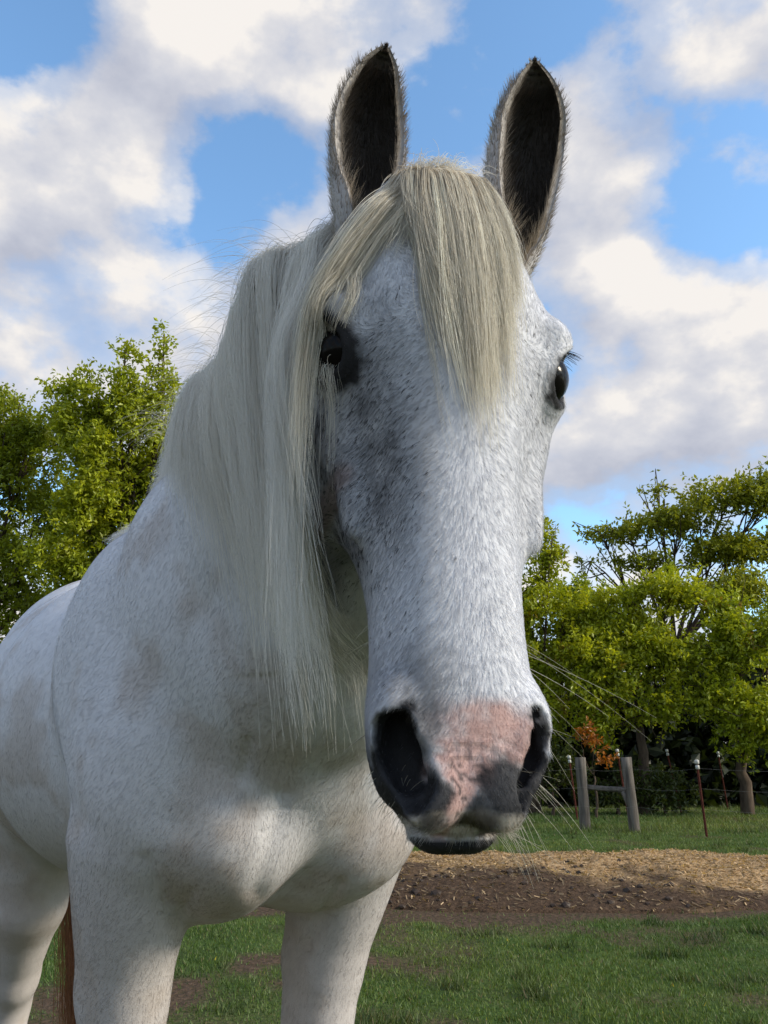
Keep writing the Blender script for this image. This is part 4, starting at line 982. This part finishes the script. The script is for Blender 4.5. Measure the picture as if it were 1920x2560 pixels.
L = lambda px, py, s, r, w=1.0: (P(px, py, s), (r, r, r) if isinstance(r, (int, float)) else r, w)
tot += tree('leafy_tree', 'broad bright green tree left of the horse with a tall sprig above the mane', 'tree', gp(P(330, 1500, 14.2)), [
    L(350, 1010, 14, (.85, .8, .75)), L(240, 1060, 14.2, (.9, .9, .8)), L(330, 1190, 13.8, (1.2, 1, 1.0)), L(215, 1250, 14, (1.1, 1, 1.0)), L(395, 905, 14, (.34, .34, .55), 1.0), L(412, 830, 14, (.16, .16, .42), 1.3), L(315, 870, 14, (.34, .3, .30), .9), L(430, 960, 14.1, (.35, .3, .3)),
    L(170, 960, 14.2, (.42, .4, .40)), L(250, 1400, 14, (1.2, 1, .8)), L(420, 1150, 14.4, (.9, .8, .9))], .085, 800, G1, 'trees behind the horse', .16, .42)
tot += tree('leafy_tree', 'dark green tree with sky gaps low in its crown, left of the sprigged tree', 'tree', gp(P(-60, 1500, 15.0)), [
    L(20, 1060, 15, (.8, .8, .55)), L(70, 1130, 14.8, (1.0, .9, .8)), L(-60, 1200, 15, (1.2, 1.1, 1.0)), L(110, 1280, 15, (.9, .9, .8), .7), L(20, 1370, 15, (1.1, 1, .9), .55), L(90, 1470, 15, (1.0, .9, .7), .6), L(10, 990, 15, (.4, .4, .35)), L(-40, 1520, 15, (1.1, 1, .8), .6)], .085, 620, ((.15, .20, .010), (.36, .40, .022)), 'trees behind the horse', .15, .45)
G2 = ((.20, .27, .010), (.46, .48, .020), (.30, .22, .02))
tot += tree('spreading_tree', 'tall spreading tree with open flat layers of foliage behind the bright green trees', 'tree', gp(P(1700, 1900, 31)), [
    L(1830, 1240, 31, (2.4, 1.8, .75)), L(1700, 1290, 31, (2.0, 1.6, .60)), L(1570, 1320, 31, (1.6, 1.3, .50)), L(1500, 1330, 31, (.9, .8, .28)), L(1620, 1400, 31, (1.7, 1.3, .50), .8), L(1790, 1370, 31, (1.9, 1.6, .65)), L(1920, 1210, 31, (1.6, 1.5, .7)), L(1900, 1350, 31, (2.0, 1.6, .9)), L(1840, 1470, 30, (2.0, 1.6, 1.0)), L(1480, 1400, 31, (1.0, .8, .22), .6), L(1640, 1220, 31, (.9, .8, .3), .8)],
    .17, 105, ((.17, .21, .012), (.36, .38, .026)), 'trees behind the fence', .24, .9, 16)
tot += tree('leafy_tree', 'bright yellow green tree rising behind the horse\'s jaw', 'tree', gp(P(1330, 1900, 22)), [
    L(1360, 1370, 22, (.65, .6, .9)), L(1310, 1480, 22, (1.0, .9, 1.1)), L(1410, 1530, 22, (1.1, 1, .9)), L(1330, 1640, 22, (1.3, 1.1, 1.1)), L(1460, 1640, 21.5, (1.1, 1, .9)), L(1370, 1780, 21.5, (1.2, 1, .8), .8), L(1250, 1560, 22, (1.2, 1, 1.2))], .125, 330, G2, 'trees behind the fence', .15, .6)
tot += tree('leafy_tree', 'bright green tree directly behind the wooden brace', 'tree', gp(P(1600, 1900, 21.5)), [
    L(1570, 1500, 22, (1.0, .9, .75)), L(1680, 1470, 22, (1.1, 1, .8)), L(1620, 1600, 21.5, (1.3, 1.1, 1.0)), L(1520, 1700, 21, (1.0, .9, .9)), L(1700, 1640, 21.5, (1.1, 1, .8)), L(1640, 1760, 21, (1.0, .9, .6), .8), L(1500, 1800, 21, (.8, .8, .55), .7)], .125, 330, G2, 'trees behind the fence', .15, .6)
tot += tree('leafy_tree', 'bright green tree behind the upright red steel post', 'tree', gp(P(1850, 1900, 21.5)), [
    L(1790, 1510, 22, (.9, .8, .7)), L(1860, 1600, 21, (1.2, 1, .9)), L(1940, 1560, 21.5, (1.2, 1, 1.0)), L(1770, 1720, 21, (1.1, 1, .7), .8), L(1880, 1760, 20.5, (1.2, 1, .8)), L(1950, 1820, 20.5, (1.0, .9, .8)), L(1860, 1850, 21, (.8, .7, .4), .7)], .125, 310, ((.18, .25, .010), (.42, .46, .020), (.26, .19, .02)), 'trees behind the fence', .15, .6)
tot += tree('leafy_tree', 'slim pale green tree filling the gap under the spreading tree', 'tree', gp(P(1440, 1950, 26)), [
    L(1430, 1480, 26, (1.0, .9, .8)), L(1510, 1520, 26, (1.1, 1, .8)), L(1470, 1620, 26, (1.3, 1.1, 1.0)), L(1560, 1600, 26, (1.2, 1, .9)), L(1560, 1750, 26, (1.3, 1.1, .9)), L(1400, 1720, 26, (1.2, 1, .9))], .14, 230, ((.16, .23, .012), (.38, .42, .024)), 'trees behind the fence', .13, .6)
tot += tree('sapling', 'small sapling with orange leaves beside the left post of the brace', 'sapling', gp(P(1490, 2010, 19.5)), [
    L(1492, 1845, 19.5, (.30, .25, .28)), L(1505, 1890, 19.5, (.28, .25, .20)), L(1455, 1830, 19.7, (.35, .3, .25), .6)], .11, 520, ((.30, .10, .012), (.42, .17, .02), (.12, .12, .02)), None, .03, .35, 12)
for px, py, s, r, lab in ((1380, 1900, 20.5, (1.0, .8, .85), 'olive green bush just outside the left post of the wooden brace'), (1545, 1945, 20.8, (.9, .8, .55), 'low dark green bush seen between the posts of the brace'), (1660, 1965, 21.2, (.9, .8, .55), 'low green bush between the brace and the upright red post')):
    tot += tree('bush', lab, 'bush', gp(P(px, 2000, s)), [L(px, py, s, r), L(px - 40, py + 40, s, tuple(.7 * v for v in r)), L(px + 45, py + 35, s, tuple(.6 * v for v in r))], .12, 230, ((.030, .050, .008), (.085, .105, .018)), 'bushes under the trees', .04, .4, 12)
def woodland():
    n = 42000; x = rng.uniform(-2, 30, n); y = rng.uniform(26, 36, n) + .0 * x; hmax = 4.6 + 1.2 * np.sin(x * .55) + .8 * np.sin(x * 1.7); z = hmax * rng.random(n) ** .8
    c = np.stack([x, y, z], 1); d = rng.normal(0, 1, (n, 3)); d /= np.linalg.norm(d, axis=1, keepdims=True)
    V, Fc = leaves_mesh(c, d, rng.uniform(.25, .6, n), aspect=.7)
    col = (np.array([.008, .014, .004]) + np.array([.016, .022, .005]) * rng.random((n, 1)))  # near-black leaf colour: the shade under the trees is painted in
    o = np_mesh('distant_wood', V, Fc, M_LEAF, None, False, {'col': np.repeat(col, 4, 0)}); tag(o, 'dense wood closing off the field behind the fence, leaves coloured dark for the shade under the trees', 'wood', kind='stuff')
woodland()
print('LEAVES', tot)
